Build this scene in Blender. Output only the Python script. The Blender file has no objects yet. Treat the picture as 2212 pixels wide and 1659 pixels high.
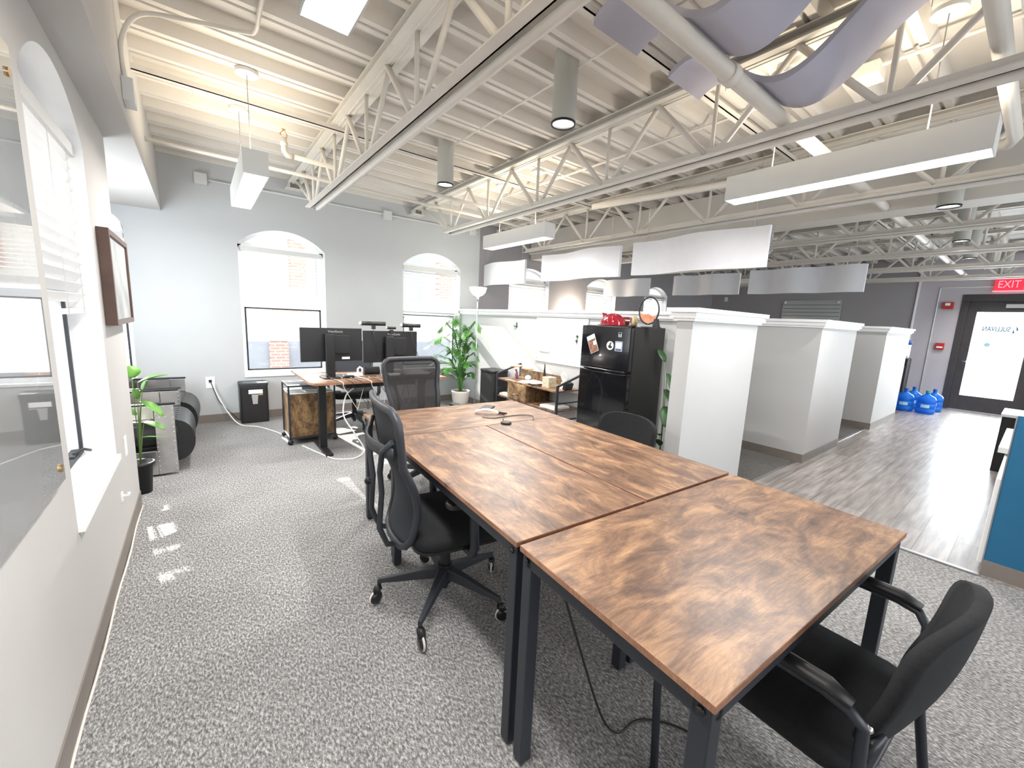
import bpy, math, random
from mathutils import Vector, Matrix
random.seed(7)
S = bpy.context.scene
COL = S.collection
pi = math.pi

# ------------------------------------------------------------------ camera
cam = bpy.data.objects.new('camera', bpy.data.cameras.new('camera'))
COL.objects.link(cam)
cam.data.sensor_width = 36.0
cam.data.lens = 877.07 / 2212 * 36
cam.data.clip_start = 0.02
cam.data.clip_end = 200
_r = ((0.79378464, -0.60655695, 0.04466102), (-0.05988108, -0.15101701, -0.98671582), (0.60524391, 0.78056552, -0.15619627))
cam.matrix_world = Matrix(((_r[0][0], -_r[1][0], -_r[2][0], 0), (_r[0][1], -_r[1][1], -_r[2][1], 0), (_r[0][2], -_r[1][2], -_r[2][2], 1.42), (0, 0, 0, 1)))
S.camera = cam

# ------------------------------------------------------------------ world, sun, exposure
W = bpy.data.worlds.new('world'); S.world = W; W.use_nodes = True
bg = W.node_tree.nodes['Background']
bg.inputs[0].default_value = (0.93, 0.965, 1.0, 1)
bg.inputs[1].default_value = 2.4
sun = bpy.data.objects.new('sun', bpy.data.lights.new('sun', 'SUN'))
COL.objects.link(sun)
sun.data.energy = 13.0; sun.data.angle = 0.01; sun.data.color = (1, .96, .9)
sun.rotation_euler = Vector((0.14, -1, -0.62)).to_track_quat('-Z', 'Y').to_euler()
S.view_settings.view_transform = 'Standard'
S.view_settings.look = 'None'
S.view_settings.exposure = 0.72
S.view_settings.gamma = 1
S.view_settings.use_curve_mapping = False


def area(name, loc, direc, sx, sy, power, color=(1, 1, 1), parent=None):
    l = bpy.data.lights.new(name, 'AREA'); l.shape = 'RECTANGLE'; l.size = sx; l.size_y = sy
    l.energy = power; l.color = color
    o = bpy.data.objects.new(name, l); COL.objects.link(o)
    o.location = loc; o.rotation_euler = Vector(direc).to_track_quat('-Z', 'Y').to_euler()
    if parent: o.parent = parent
    return o

# ------------------------------------------------------------------ materials
def new_mat(name):
    m = bpy.data.materials.new(name); m.use_nodes = True
    return m, m.node_tree, m.node_tree.nodes['Principled BSDF']


def mat(name, c, rough=0.6, metal=0.0, emit=None, es=0.0, noise=0.0, nscale=8.0, bump=0.0, bscale=200.0, spec=None, alpha=None, trans=None, ior=None, coat=0.0):
    m, nt, b = new_mat(name)
    b.inputs['Base Color'].default_value = (*c, 1)
    b.inputs['Roughness'].default_value = rough
    b.inputs['Metallic'].default_value = metal
    if spec is not None: b.inputs['Specular IOR Level'].default_value = spec
    if ior: b.inputs['IOR'].default_value = ior
    if coat: b.inputs['Coat Weight'].default_value = coat
    if alpha is not None: b.inputs['Alpha'].default_value = alpha
    if trans is not None: b.inputs['Transmission Weight'].default_value = trans
    if emit: b.inputs['Emission Color'].default_value = (*emit, 1); b.inputs['Emission Strength'].default_value = es
    tc = nt.nodes.new('ShaderNodeTexCoord')
    n = nt.nodes.new('ShaderNodeTexNoise'); n.inputs['Scale'].default_value = nscale; n.inputs['Detail'].default_value = 4
    nt.links.new(tc.outputs['Object'], n.inputs['Vector'])
    cr = nt.nodes.new('ShaderNodeValToRGB')
    k = max(noise, 0.015)
    cr.color_ramp.elements[0].position = .3; cr.color_ramp.elements[1].position = .7
    cr.color_ramp.elements[0].color = (*[max(0, v * (1 - k)) for v in c], 1)
    cr.color_ramp.elements[1].color = (*[min(1, v * (1 + k)) for v in c], 1)
    nt.links.new(n.outputs['Fac'], cr.inputs['Fac']); nt.links.new(cr.outputs['Color'], b.inputs['Base Color'])
    if bump:
        n2 = nt.nodes.new('ShaderNodeTexNoise'); n2.inputs['Scale'].default_value = bscale
        nt.links.new(tc.outputs['Object'], n2.inputs['Vector'])
        bp = nt.nodes.new('ShaderNodeBump'); bp.inputs['Strength'].default_value = bump; bp.inputs['Distance'].default_value = .01
        nt.links.new(n2.outputs['Fac'], bp.inputs['Height']); nt.links.new(bp.outputs['Normal'], b.inputs['Normal'])
    return m


def ramp(nt, stops):
    cr = nt.nodes.new('ShaderNodeValToRGB')
    e = cr.color_ramp.elements
    while len(e) < len(stops): e.new(.5)
    for i, (p, c) in enumerate(stops):
        e[i].position = p; e[i].color = (*c, 1)
    return cr


def carpet_mat(name, a, b_, c):
    m, nt, b = new_mat(name)
    b.inputs['Roughness'].default_value = .95; b.inputs['Specular IOR Level'].default_value = .1
    tc = nt.nodes.new('ShaderNodeTexCoord')
    mp = nt.nodes.new('ShaderNodeMapping'); mp.inputs['Scale'].default_value = (1, .45, 1); mp.inputs['Rotation'].default_value = (0, 0, .5)
    nt.links.new(tc.outputs['Object'], mp.inputs['Vector'])
    n = nt.nodes.new('ShaderNodeTexNoise'); n.inputs['Scale'].default_value = 130; n.inputs['Detail'].default_value = 3; n.inputs['Roughness'].default_value = .75
    nt.links.new(mp.outputs['Vector'], n.inputs['Vector'])
    cr = ramp(nt, [(.34, a), (.5, b_), (.64, c)])
    nt.links.new(n.outputs['Fac'], cr.inputs['Fac'])
    n2 = nt.nodes.new('ShaderNodeTexNoise'); n2.inputs['Scale'].default_value = 2.5
    nt.links.new(tc.outputs['Object'], n2.inputs['Vector'])
    mx = nt.nodes.new('ShaderNodeMix'); mx.data_type = 'RGBA'; mx.blend_type = 'MULTIPLY'; mx.inputs[0].default_value = .35
    nt.links.new(cr.outputs['Color'], mx.inputs[6]); nt.links.new(n2.outputs['Fac'], mx.inputs[7])
    nt.links.new(mx.outputs[2], b.inputs['Base Color'])
    bp = nt.nodes.new('ShaderNodeBump'); bp.inputs['Strength'].default_value = .5; bp.inputs['Distance'].default_value = .006
    nt.links.new(n.outputs['Fac'], bp.inputs['Height']); nt.links.new(bp.outputs['Normal'], b.inputs['Normal'])
    return m


def plank_mat(name):
    m, nt, b = new_mat(name)
    b.inputs['Roughness'].default_value = .34
    tc = nt.nodes.new('ShaderNodeTexCoord')
    br = nt.nodes.new('ShaderNodeTexBrick'); br.inputs['Scale'].default_value = 1.0
    br.inputs['Brick Width'].default_value = 1.2; br.inputs['Row Height'].default_value = .17; br.inputs['Mortar Size'].default_value = .0025
    br.inputs['Color1'].default_value = (.23, .21, .20, 1); br.inputs['Color2'].default_value = (.33, .31, .30, 1); br.inputs['Mortar'].default_value = (.12, .11, .11, 1)
    nt.links.new(tc.outputs['Object'], br.inputs['Vector'])
    mp = nt.nodes.new('ShaderNodeMapping'); mp.inputs['Scale'].default_value = (1.2, 14, 1)
    nt.links.new(tc.outputs['Object'], mp.inputs['Vector'])
    n = nt.nodes.new('ShaderNodeTexNoise'); n.inputs['Scale'].default_value = 2; n.inputs['Detail'].default_value = 6
    nt.links.new(mp.outputs['Vector'], n.inputs['Vector'])
    cr = ramp(nt, [(.3, (.55, .53, .52)), (.7, (1.25, 1.22, 1.2))])
    nt.links.new(n.outputs['Fac'], cr.inputs['Fac'])
    mx = nt.nodes.new('ShaderNodeMix'); mx.data_type = 'RGBA'; mx.blend_type = 'MULTIPLY'; mx.inputs[0].default_value = 1
    nt.links.new(br.outputs['Color'], mx.inputs[6]); nt.links.new(cr.outputs['Color'], mx.inputs[7])
    nt.links.new(mx.outputs[2], b.inputs['Base Color'])
    return m


def rustic_mat(name, dark, mid, light, scale=(3, 9, 3), rough=.38):
    m, nt, b = new_mat(name)
    b.inputs['Roughness'].default_value = rough
    tc = nt.nodes.new('ShaderNodeTexCoord'); oi = nt.nodes.new('ShaderNodeObjectInfo')
    ad = nt.nodes.new('ShaderNodeVectorMath'); ad.operation = 'ADD'
    sc = nt.nodes.new('ShaderNodeVectorMath'); sc.operation = 'SCALE'; sc.inputs['Scale'].default_value = 37.0
    cb = nt.nodes.new('ShaderNodeCombineXYZ')
    for i in range(3): nt.links.new(oi.outputs['Random'], cb.inputs[i])
    nt.links.new(cb.outputs[0], sc.inputs[0])
    nt.links.new(tc.outputs['Object'], ad.inputs[0]); nt.links.new(sc.outputs[0], ad.inputs[1])
    mp = nt.nodes.new('ShaderNodeMapping'); mp.inputs['Scale'].default_value = scale
    nt.links.new(ad.outputs[0], mp.inputs['Vector'])
    n = nt.nodes.new('ShaderNodeTexNoise'); n.inputs['Scale'].default_value = 2.3; n.inputs['Detail'].default_value = 12; n.inputs['Roughness'].default_value = .70; n.inputs['Distortion'].default_value = .5
    nt.links.new(mp.outputs['Vector'], n.inputs['Vector'])
    cr = ramp(nt, [(.36, dark), (.49, mid), (.62, light)])
    nt.links.new(n.outputs['Fac'], cr.inputs['Fac'])
    mp2 = nt.nodes.new('ShaderNodeMapping'); mp2.inputs['Scale'].default_value = (scale[0] * 2.2, scale[1] * 16, scale[2] * 8)
    nt.links.new(ad.outputs[0], mp2.inputs['Vector'])
    g = nt.nodes.new('ShaderNodeTexNoise'); g.inputs['Scale'].default_value = 2; g.inputs['Detail'].default_value = 5; g.inputs['Roughness'].default_value = .7
    nt.links.new(mp2.outputs['Vector'], g.inputs['Vector'])
    cr2 = ramp(nt, [(.3, (.62, .58, .55)), (.62, (1.08, 1.08, 1.08))])
    nt.links.new(g.outputs['Fac'], cr2.inputs['Fac'])
    mx = nt.nodes.new('ShaderNodeMix'); mx.data_type = 'RGBA'; mx.blend_type = 'MULTIPLY'; mx.inputs[0].default_value = .85
    nt.links.new(cr.outputs['Color'], mx.inputs[6]); nt.links.new(cr2.outputs['Color'], mx.inputs[7])
    # scattered knots
    v = nt.nodes.new('ShaderNodeTexVoronoi'); v.inputs['Scale'].default_value = 5.5
    nt.links.new(ad.outputs[0], v.inputs['Vector'])
    cr3 = ramp(nt, [(.05, (.35, .28, .25)), (.13, (1, 1, 1))])
    nt.links.new(v.outputs['Distance'], cr3.inputs['Fac'])
    mx2 = nt.nodes.new('ShaderNodeMix'); mx2.data_type = 'RGBA'; mx2.blend_type = 'MULTIPLY'; mx2.inputs[0].default_value = .8
    nt.links.new(mx.outputs[2], mx2.inputs[6]); nt.links.new(cr3.outputs['Color'], mx2.inputs[7])
    nt.links.new(mx2.outputs[2], b.inputs['Base Color'])
    return m


def mesh_fabric(name, c, a):
    m, nt, b = new_mat(name)
    b.inputs['Base Color'].default_value = (*c, 1); b.inputs['Roughness'].default_value = .8
    tc = nt.nodes.new('ShaderNodeTexCoord')
    n = nt.nodes.new('ShaderNodeTexNoise'); n.inputs['Scale'].default_value = 400
    nt.links.new(tc.outputs['Object'], n.inputs['Vector'])
    mr = nt.nodes.new('ShaderNodeMapRange'); mr.inputs['To Min'].default_value = max(0, a - .1); mr.inputs['To Max'].default_value = min(1, a + .1)
    nt.links.new(n.outputs['Fac'], mr.inputs['Value']); nt.links.new(mr.outputs[0], b.inputs['Alpha'])
    return m


def glass_mat(name, tint=(1, 1, 1), rough=0.0, gl=.06):
    m = bpy.data.materials.new(name); m.use_nodes = True; nt = m.node_tree; nt.nodes.clear()
    out = nt.nodes.new('ShaderNodeOutputMaterial'); mix = nt.nodes.new('ShaderNodeMixShader')
    t = nt.nodes.new('ShaderNodeBsdfTransparent'); t.inputs[0].default_value = (*tint, 1)
    g = nt.nodes.new('ShaderNodeBsdfGlossy'); g.inputs['Roughness'].default_value = rough
    mix.inputs[0].default_value = gl
    nt.links.new(t.outputs[0], mix.inputs[1]); nt.links.new(g.outputs[0], mix.inputs[2]); nt.links.new(mix.outputs[0], out.inputs[0])
    return m


def brick_mat(name, c1, c2, mortar):
    m, nt, b = new_mat(name); b.inputs['Roughness'].default_value = .9
    tc = nt.nodes.new('ShaderNodeTexCoord'); mp = nt.nodes.new('ShaderNodeMapping'); mp.inputs['Rotation'].default_value = (pi / 2, 0, 0)
    br = nt.nodes.new('ShaderNodeTexBrick'); br.inputs['Scale'].default_value = 1
    br.inputs['Brick Width'].default_value = .20; br.inputs['Row Height'].default_value = .068; br.inputs['Mortar Size'].default_value = .012
    br.inputs['Color1'].default_value = (*c1, 1); br.inputs['Color2'].default_value = (*c2, 1); br.inputs['Mortar'].default_value = (*mortar, 1)
    nt.links.new(tc.outputs['Object'], mp.inputs['Vector']); nt.links.new(mp.outputs['Vector'], br.inputs['Vector']); nt.links.new(br.outputs['Color'], b.inputs['Base Color'])
    return m


M = dict(
    wall_near=mat('painted_wall_warm_grey', (.50, .485, .47), .75, noise=.02, nscale=2, bump=.03),
    wall_light=mat('painted_wall_pale_grey', (.50, .515, .525), .75, noise=.02, nscale=2, bump=.03),
    wall_dark=mat('painted_wall_dark_grey', (.33, .322, .334), .75, noise=.03, nscale=2, bump=.03),
    wall_door=mat('painted_wall_lilac_grey', (.48, .465, .50), .75, noise=.03, nscale=2),
    wall_part=mat('painted_partition_pale', (.50, .505, .505), .7, noise=.02, nscale=2),
    white_trim=mat('white_trim_paint', (.85, .86, .87), .45),
    white=mat('white_enamel', (.88, .88, .88), .4),
    baseboard=mat('taupe_vinyl_baseboard', (.20, .175, .155), .5, noise=.05),
    ceil=mat('cream_ceiling_paint', (.66, .63, .585), .6, noise=.03, nscale=3),
    steel=mat('cream_painted_steel', (.66, .63, .58), .5, noise=.03, nscale=6),
    carpet=carpet_mat('grey_loop_carpet', (.11, .108, .11), (.29, .284, .282), (.60, .59, .58)),
    carpet_dark=carpet_mat('charcoal_carpet', (.10, .10, .10), (.15, .145, .14), (.2, .19, .18)),
    vinyl=plank_mat('grey_vinyl_plank'),
    rustic=rustic_mat('rustic_brown_laminate', (.085, .047, .032), (.185, .102, .060), (.36, .21, .113), scale=(2.2, 5.6, 2.2)),
    rustic_edge=rustic_mat('rustic_edge_band', (.26, .12, .07), (.34, .17, .10), (.42, .22, .13)),
    rustic_front=rustic_mat('rustic_drawer_laminate', (.045, .025, .015), (.17, .10, .045), (.36, .23, .10), scale=(6, 4, 3), rough=.5),
    black_metal=mat('black_powder_coat', (.022, .026, .035), .42, noise=.1),
    black=mat('black_plastic', (.010, .010, .011), .45, noise=.1),
    black_soft=mat('black_fabric', (.009, .010, .012), .9, noise=.2, nscale=60, bump=.3, bscale=500),
    grey_black=mat('charcoal_nylon', (.026, .029, .036), .5, noise=.1),
    chair_mesh=mesh_fabric('charcoal_chair_mesh', (.035, .04, .05), .86),
    chair_mesh_open=mesh_fabric('open_chair_mesh', (.035, .032, .033), .70),
    leather=mat('black_leather', (.012, .012, .013), .35, noise=.2, nscale=30, bump=.15, bscale=90),
    fridge=mat('black_gloss_enamel', (.006, .006, .008), .12, noise=.1, coat=.4),
    fridge_side=mat('black_textured_enamel', (.018, .018, .019), .5, bump=.1, bscale=300),
    chrome=mat('chrome', (.75, .75, .76), .15, 1),
    alu=mat('riveted_aluminium', (.62, .61, .60), .27, 1, noise=.12, nscale=12),
    brushed=mat('brushed_steel', (.55, .56, .58), .3, 1),
    baffle=mat('white_acoustic_felt', (.66, .67, .71), .85, noise=.02, bump=.05),
    baffle_lilac=mat('lilac_acoustic_felt', (.42, .42, .50), .9, noise=.02, bump=.05),
    lamp_body=mat('pale_grey_lamp_metal', (.62, .63, .62), .45),
    cyl_body=mat('sage_grey_lamp_metal', (.44, .45, .42), .5),
    glow=mat('lamp_diffuser', (1, 1, 1), .5, emit=(1, .99, .97), es=7),
    glow_soft=mat('lamp_bowl_glow', (1, 1, 1), .5, emit=(1, .97, .92), es=4),
    glass=glass_mat('clear_glass'),
    board_glass=mat('grey_glass_board', (.20, .205, .205), .02, ior=1.9, spec=.8),
    far_board=mat('far_glass_board', (.40, .42, .43), .15),
    whiteboard=mat('whiteboard_surface', (.86, .88, .88), .12),
    paper=mat('white_paper', (.85, .86, .84), .8),
    brown_frame=mat('walnut_frame', (.10, .055, .04), .5, noise=.2),
    art=mat('pale_print', (.33, .34, .34), .6, noise=.25, nscale=6),
    red=mat('red_gloss', (.28, .006, .02), .12, coat=.5),
    red_matt=mat('red_plastic', (.45, .03, .03), .4),
    maroon=mat('maroon_plastic', (.14, .02, .02), .3),
    shell=mat('tan_ceramic', (.55, .42, .25), .5, noise=.25, nscale=20),
    orange=mat('orange_sand', (.8, .32, .18), .7, noise=.3, nscale=15),
    leaf=mat('palm_leaf_green', (.07, .22, .035), .5, noise=.4, nscale=5),
    leaf2=mat('broad_leaf_green', (.10, .27, .03), .4, noise=.35, nscale=9),
    leaf_dark=mat('dark_leaf_green', (.03, .09, .03), .45, noise=.3, nscale=9),
    stem=mat('green_stem', (.12, .2, .05), .6),
    pot=mat('cream_ceramic', (.66, .62, .57), .5),
    soil=mat('potting_soil', (.04, .03, .02), .95, noise=.4, nscale=40),
    blue=mat('blue_water_plastic', (.03, .27, .95), .10, trans=.55, ior=1.25),
    blue_cap=mat('blue_cap', (.02, .10, .45), .4),
    teal_cap=mat('teal_cap', (.02, .30, .28), .4),
    lab=mat('pale_label', (.35, .6, .75), .6),
    blue_wall=mat('blue_laminate', (.012, .12, .24), .5, noise=.04),
    counter=mat('white_countertop', (.8, .82, .84), .3),
    dark_door=mat('dark_bronze_door', (.045, .042, .045), .45, noise=.1),
    exit_red=mat('exit_red_glow', (.8, .2, .25), .5, emit=(1, .25, .32), es=.9),
    exit_panel=mat('exit_face', (.45, .03, .05), .5, emit=(1, .03, .07), es=.45),
    logo=mat('blue_logo_film', (.02, .12, .22), .6),
    grey_text=mat('grey_lettering', (.35, .35, .36), .5),
    brick=brick_mat('red_brick', (.50, .27, .22), (.56, .33, .27), (.62, .56, .52)),
    facade=mat('pale_stone_facade', (.75, .73, .68), .9, noise=.06, nscale=1),
    facade_dark=mat('grey_stone_base', (.34, .37, .42), .9, noise=.12, nscale=1),
    pavement=mat('concrete_pavement', (.5, .5, .48), .9, noise=.1),
    cable_white=mat('white_cable', (.8, .8, .78), .5),
    pattern_box=mat('patterned_tissue_card', (.6, .55, .40), .7, noise=.35, nscale=60),
    magazine=mat('magazine_print', (.55, .5, .45), .4, noise=.45, nscale=25),
    wood_lid=mat('light_wood_lid', (.55, .36, .17), .5, noise=.15),
    purple=mat('purple_plastic', (.22, .08, .13), .4),
    light_blue=mat('pale_blue_print', (.38, .44, .62), .6, noise=.2, nscale=90),
    photo_print=mat('brown_photo_print', (.28, .13, .08), .5, noise=.6, nscale=45),
    brass=mat('brass', (.6, .4, .18), .3, 1),
    dark_line=mat('dark_grey_line', (.06, .06, .06), .9),  # dark grey of the ruled lines on the far glass board
)

# ------------------------------------------------------------------ mesh builder
class MB:
    def __init__(s): s.v = []; s.f = []; s.sm = []; s.mi = []; s.k = 0
    def add(s, vs, fs, smooth=False):
        n = len(s.v); s.v += [tuple(v) for v in vs]
        for f in fs: s.f.append([n + i for i in f]); s.sm.append(smooth); s.mi.append(s.k)
        return s
    def mat(s, k): s.k = k; return s
    def box(s, x0, x1, y0, y1, z0, z1, rot=None, piv=None):
        vs = [(x, y, z) for x in (x0, x1) for y in (y0, y1) for z in (z0, z1)]
        if rot is not None:
            p = Vector(piv or ((x0 + x1) / 2, (y0 + y1) / 2, (z0 + z1) / 2)); vs = [tuple(rot @ (Vector(v) - p) + p) for v in vs]
        return s.add(vs, [(0, 1, 3, 2), (4, 6, 7, 5), (0, 4, 5, 1), (2, 3, 7, 6), (0, 2, 6, 4), (1, 5, 7, 3)])
    def tube(s, pts, r, n=10, closed=False, cap=True, flat=1.0):
        P = [Vector(p) for p in pts]; m = len(P); R = r if isinstance(r, (list, tuple)) else [r] * m
        vs = []; prev = None
        for i in range(m):
            a = P[i - 1] if (i > 0 or closed) else P[i]; b = P[(i + 1) % m] if (i < m - 1 or closed) else P[i]
            t = (b - a); t = t.normalized() if t.length > 1e-9 else Vector((0, 0, 1))
            if prev is None:
                up = Vector((0, 0, 1)) if abs(t.z) < .9 else Vector((1, 0, 0)); u = t.cross(up).normalized()
            else:
                u = (prev - t * prev.dot(t)); u = u.normalized() if u.length > 1e-6 else t.orthogonal().normalized()
            prev = u; w = t.cross(u)
            for k in range(n):
                q = 2 * pi * k / n; vs.append(P[i] + (u * math.cos(q) + w * math.sin(q) * flat) * R[i])
        fs = [(i * n + k, i * n + (k + 1) % n, ((i + 1) % m) * n + (k + 1) % n, ((i + 1) % m) * n + k) for i in range(m if closed else m - 1) for k in range(n)]
        s.add(vs, fs, True)
        if cap and not closed:
            b = len(s.v) - len(vs)
            s.f.append([b + k for k in range(n)][::-1]); s.sm.append(False); s.mi.append(s.k)
            s.f.append([b + (m - 1) * n + k for k in range(n)]); s.sm.append(False); s.mi.append(s.k)
        return s
    def bar(s, a, b, w, h=None):      # rectangular bar between two points
        a, b = Vector(a), Vector(b); h = h or w; t = (b - a).normalized()
        up = Vector((0, 0, 1)) if abs(t.z) < .95 else Vector((0, 1, 0)); u = t.cross(up).normalized(); v = u.cross(t)
        vs = [p + u * x * w / 2 + v * y * h / 2 for p in (a, b) for x, y in ((-1, -1), (1, -1), (1, 1), (-1, 1))]
        return s.add(vs, [(0, 3, 2, 1), (4, 5, 6, 7), (0, 1, 5, 4), (1, 2, 6, 5), (2, 3, 7, 6), (3, 0, 4, 7)])
    def lathe(s, prof, c=(0, 0, 0), n=24, axis='z', smooth=True):
        vs = []
        for r, z in prof:
            for k in range(n):
                q = 2 * pi * k / n; x, y = r * math.cos(q), r * math.sin(q)
                p = (x, y, z) if axis == 'z' else ((z, x, y) if axis == 'x' else (x, z, y))
                vs.append((p[0] + c[0], p[1] + c[1], p[2] + c[2]))
        m = len(prof)
        return s.add(vs, [(i * n + k, i * n + (k + 1) % n, (i + 1) * n + (k + 1) % n, (i + 1) * n + k) for i in range(m - 1) for k in range(n)], smooth)
    def cyl(s, c, r, h, n=24, axis='z', r2=None):
        r2 = r if r2 is None else r2
        return s.lathe([(0.0001, 0), (r, 0)], c, n, axis, False).lathe([(r, 0), (r2, h)], c, n, axis).lathe([(r2, h), (0.0001, h)], c, n, axis, False)
    def prism(s, poly, a0, a1, axis='z', smooth=False):
        def P(u, v, w): return (u, v, w) if axis == 'z' else ((w, u, v) if axis == 'x' else (u, w, v))
        n = len(poly); vs = [P(u, v, a0) for u, v in poly] + [P(u, v, a1) for u, v in poly]
        s.add(vs, [tuple(range(n))[::-1], tuple(range(n, 2 * n))] + ([] if smooth else [(i, (i + 1) % n, n + (i + 1) % n, n + i) for i in range(n)]))
        return s.add(vs, [(i, (i + 1) % n, n + (i + 1) % n, n + i) for i in range(n)], True) if smooth else s
    def sphere(s, c, r, n=16, sc=(1, 1, 1), z0=-1, z1=1):
        prof = []
        for i in range(n // 2 + 1):
            t = -pi / 2 + pi * i / (n // 2)
            if z0 <= math.sin(t) <= z1: prof.append((max(1e-4, math.cos(t)), math.sin(t)))
        b = len(s.v); s.lathe(prof, (0, 0, 0), n)
        for i in range(b, len(s.v)):
            x, y, z = s.v[i]; s.v[i] = (c[0] + x * r * sc[0], c[1] + y * r * sc[1], c[2] + z * r * sc[2])
        return s
    def grid(s, fn, nu, nv, smooth=True):
        vs = [fn(i / nu, j / nv) for j in range(nv + 1) for i in range(nu + 1)]
        return s.add(vs, [(j * (nu + 1) + i, j * (nu + 1) + i + 1, (j + 1) * (nu + 1) + i + 1, (j + 1) * (nu + 1) + i) for j in range(nv) for i in range(nu)], smooth)
    def xform(s, Mx):
        s.v = [tuple(Mx @ Vector(v)) for v in s.v]; return s


def build(name, mb, m, parent=None, bevel=0.0, solid=0.0, sub=0, loc=None):
    me = bpy.data.meshes.new(name); me.from_pydata(mb.v, [], mb.f)
    for x in (m if isinstance(m, (list, tuple)) else [m]): me.materials.append(M[x] if isinstance(x, str) else x)
    me.polygons.foreach_set('use_smooth', mb.sm); me.polygons.foreach_set('material_index', mb.mi); me.update()
    o = bpy.data.objects.new(name, me); COL.objects.link(o)
    if parent: o.parent = parent
    if loc: o.location = loc
    if solid: q = o.modifiers.new('s', 'SOLIDIFY'); q.thickness = solid; q.offset = 0
    if sub: q = o.modifiers.new('u', 'SUBSURF'); q.levels = sub; q.render_levels = sub
    if bevel: q = o.modifiers.new('b', 'BEVEL'); q.width = bevel; q.segments = 2; q.limit_method = 'ANGLE'; q.angle_limit = .6
    return o


def tag(o, label, cat, group=None, kind=None):
    o['label'] = label; o['category'] = cat
    if group: o['group'] = group
    if kind: o['kind'] = kind
    return o


def struct(o): o['kind'] = 'structure'; return o


def thing(name, label, cat, loc=(0, 0, 0), rz=0, group=None):
    o = bpy.data.objects.new(name, None); COL.objects.link(o); o.location = loc; o.rotation_euler = (0, 0, rz)
    o.empty_display_size = .1
    return tag(o, label, cat, group)


def dup(root, loc, rz, label, group=None):
    def cp(o, par):
        c = o.copy(); COL.objects.link(c)
        if par: c.parent = par
        for ch in list(o.children):
            if ch.type != 'LIGHT': cp(ch, c)
            else: cp(ch, c)
        return c
    kids = root
    r = cp(kids, None); r.location = loc; r.rotation_euler = (0, 0, rz); r['label'] = label
    if group: r['group'] = group
    return r


def text(name, s, size, m, parent, Mx, ext=.001, sx=1.0, bold=0.0):
    c = bpy.data.curves.new(name, 'FONT'); c.body = s; c.size = size; c.extrude = ext; c.offset = bold; c.align_x = 'CENTER'; c.align_y = 'CENTER'
    t = bpy.data.objects.new(name, c); COL.objects.link(t)
    bpy.context.view_layer.update()
    me = bpy.data.meshes.new_from_object(t.evaluated_get(bpy.context.evaluated_depsgraph_get()))
    bpy.data.objects.remove(t)
    me.transform(Mx @ Matrix.Diagonal((sx, 1, 1, 1))); me.materials.clear(); me.materials.append(M[m])
    o = bpy.data.objects.new(name, me); COL.objects.link(o)
    if parent: o.parent = parent
    return o

def basis(origin, xd, yd):
    x, y = Vector(xd), Vector(yd); z = x.cross(y)
    return Matrix(((x[0], y[0], z[0], origin[0]), (x[1], y[1], z[1], origin[1]), (x[2], y[2], z[2], origin[2]), (0, 0, 0, 1)))

# ================================================================== ROOM SHELL
CZ = 3.03          # underside of the deck ribs
YF, YG = 6.1, 6.2  # far wall, its set-back continuation
XD = 12.2          # door wall
A = .435


def arched_wall(name, u0, u1, z0, z1, opens, axis, w0, w1, m, rise=.205):
    """wall in plane axis=w0 (inner face) to w1; opens = (ua, ub, sill, spring)"""
    mb = MB()
    def P(u, z, w): return (u, w, z) if axis == 'y' else (w, u, z)
    def quad(a, b, c, d, w): mb.add([P(*a, w), P(*b, w), P(*c, w), P(*d, w)], [(0, 1, 2, 3)])
    for w in (w0, w1):
        cur = u0
        for ua, ub, sl, sp in opens:
            if ua > cur: quad((cur, z0), (ua, z0), (ua, z1), (cur, z1), w)
            quad((ua, z0), (ub, z0), (ub, sl), (ua, sl), w)
            n = 20; R = ((ub - ua) ** 2 / 4 + rise ** 2) / (2 * rise); cc = sp + rise - R; mid = (ua + ub) / 2
            az = lambda u: cc + math.sqrt(max(0, R * R - (u - mid) ** 2))
            for i in range(n):
                p, q = ua + (ub - ua) * i / n, ua + (ub - ua) * (i + 1) / n
                quad((p, az(p)), (q, az(q)), (q, z1), (p, z1), w)
            cur = ub
        quad((cur, z0), (u1, z0), (u1, z1), (cur, z1), w)
    for ua, ub, sl, sp in opens:
        n = 20; R = ((ub - ua) ** 2 / 4 + rise ** 2) / (2 * rise); cc = sp + rise - R; mid = (ua + ub) / 2
        pts = [(ub, sl), (ub, sp)] + [(ub + (ua - ub) * i / n, cc + math.sqrt(max(0, R * R - (ub + (ua - ub) * i / n - mid) ** 2))) for i in range(1, n)] + [(ua, sp), (ua, sl)]
        k = len(pts)
        mb.mat(1).add([P(*p, w0) for p in pts] + [P(*p, w1) for p in pts], [(i, (i + 1) % k, k + (i + 1) % k, k + i) for i in range(k)]).mat(0)
    for a in (u0, u1):
        mb.add([P(a, z0, w0), P(a, z0, w1), P(a, z1, w1), P(a, z1, w0)], [(0, 1, 2, 3)])
    return struct(build(name, mb, [m, 'white_trim']))


struct(build('floor', MB().box(-1.3, 13.0, -5.0, 6.9, -.1, 0), 'carpet'))
struct(build('floor', MB().box(3.7, 12.2, -1.2, 1.48, .0005, .004), 'vinyl'))
struct(build('floor', MB().box(3.75, 12.15, 1.49, 6.15, .0005, .003), 'carpet_dark'))

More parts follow.
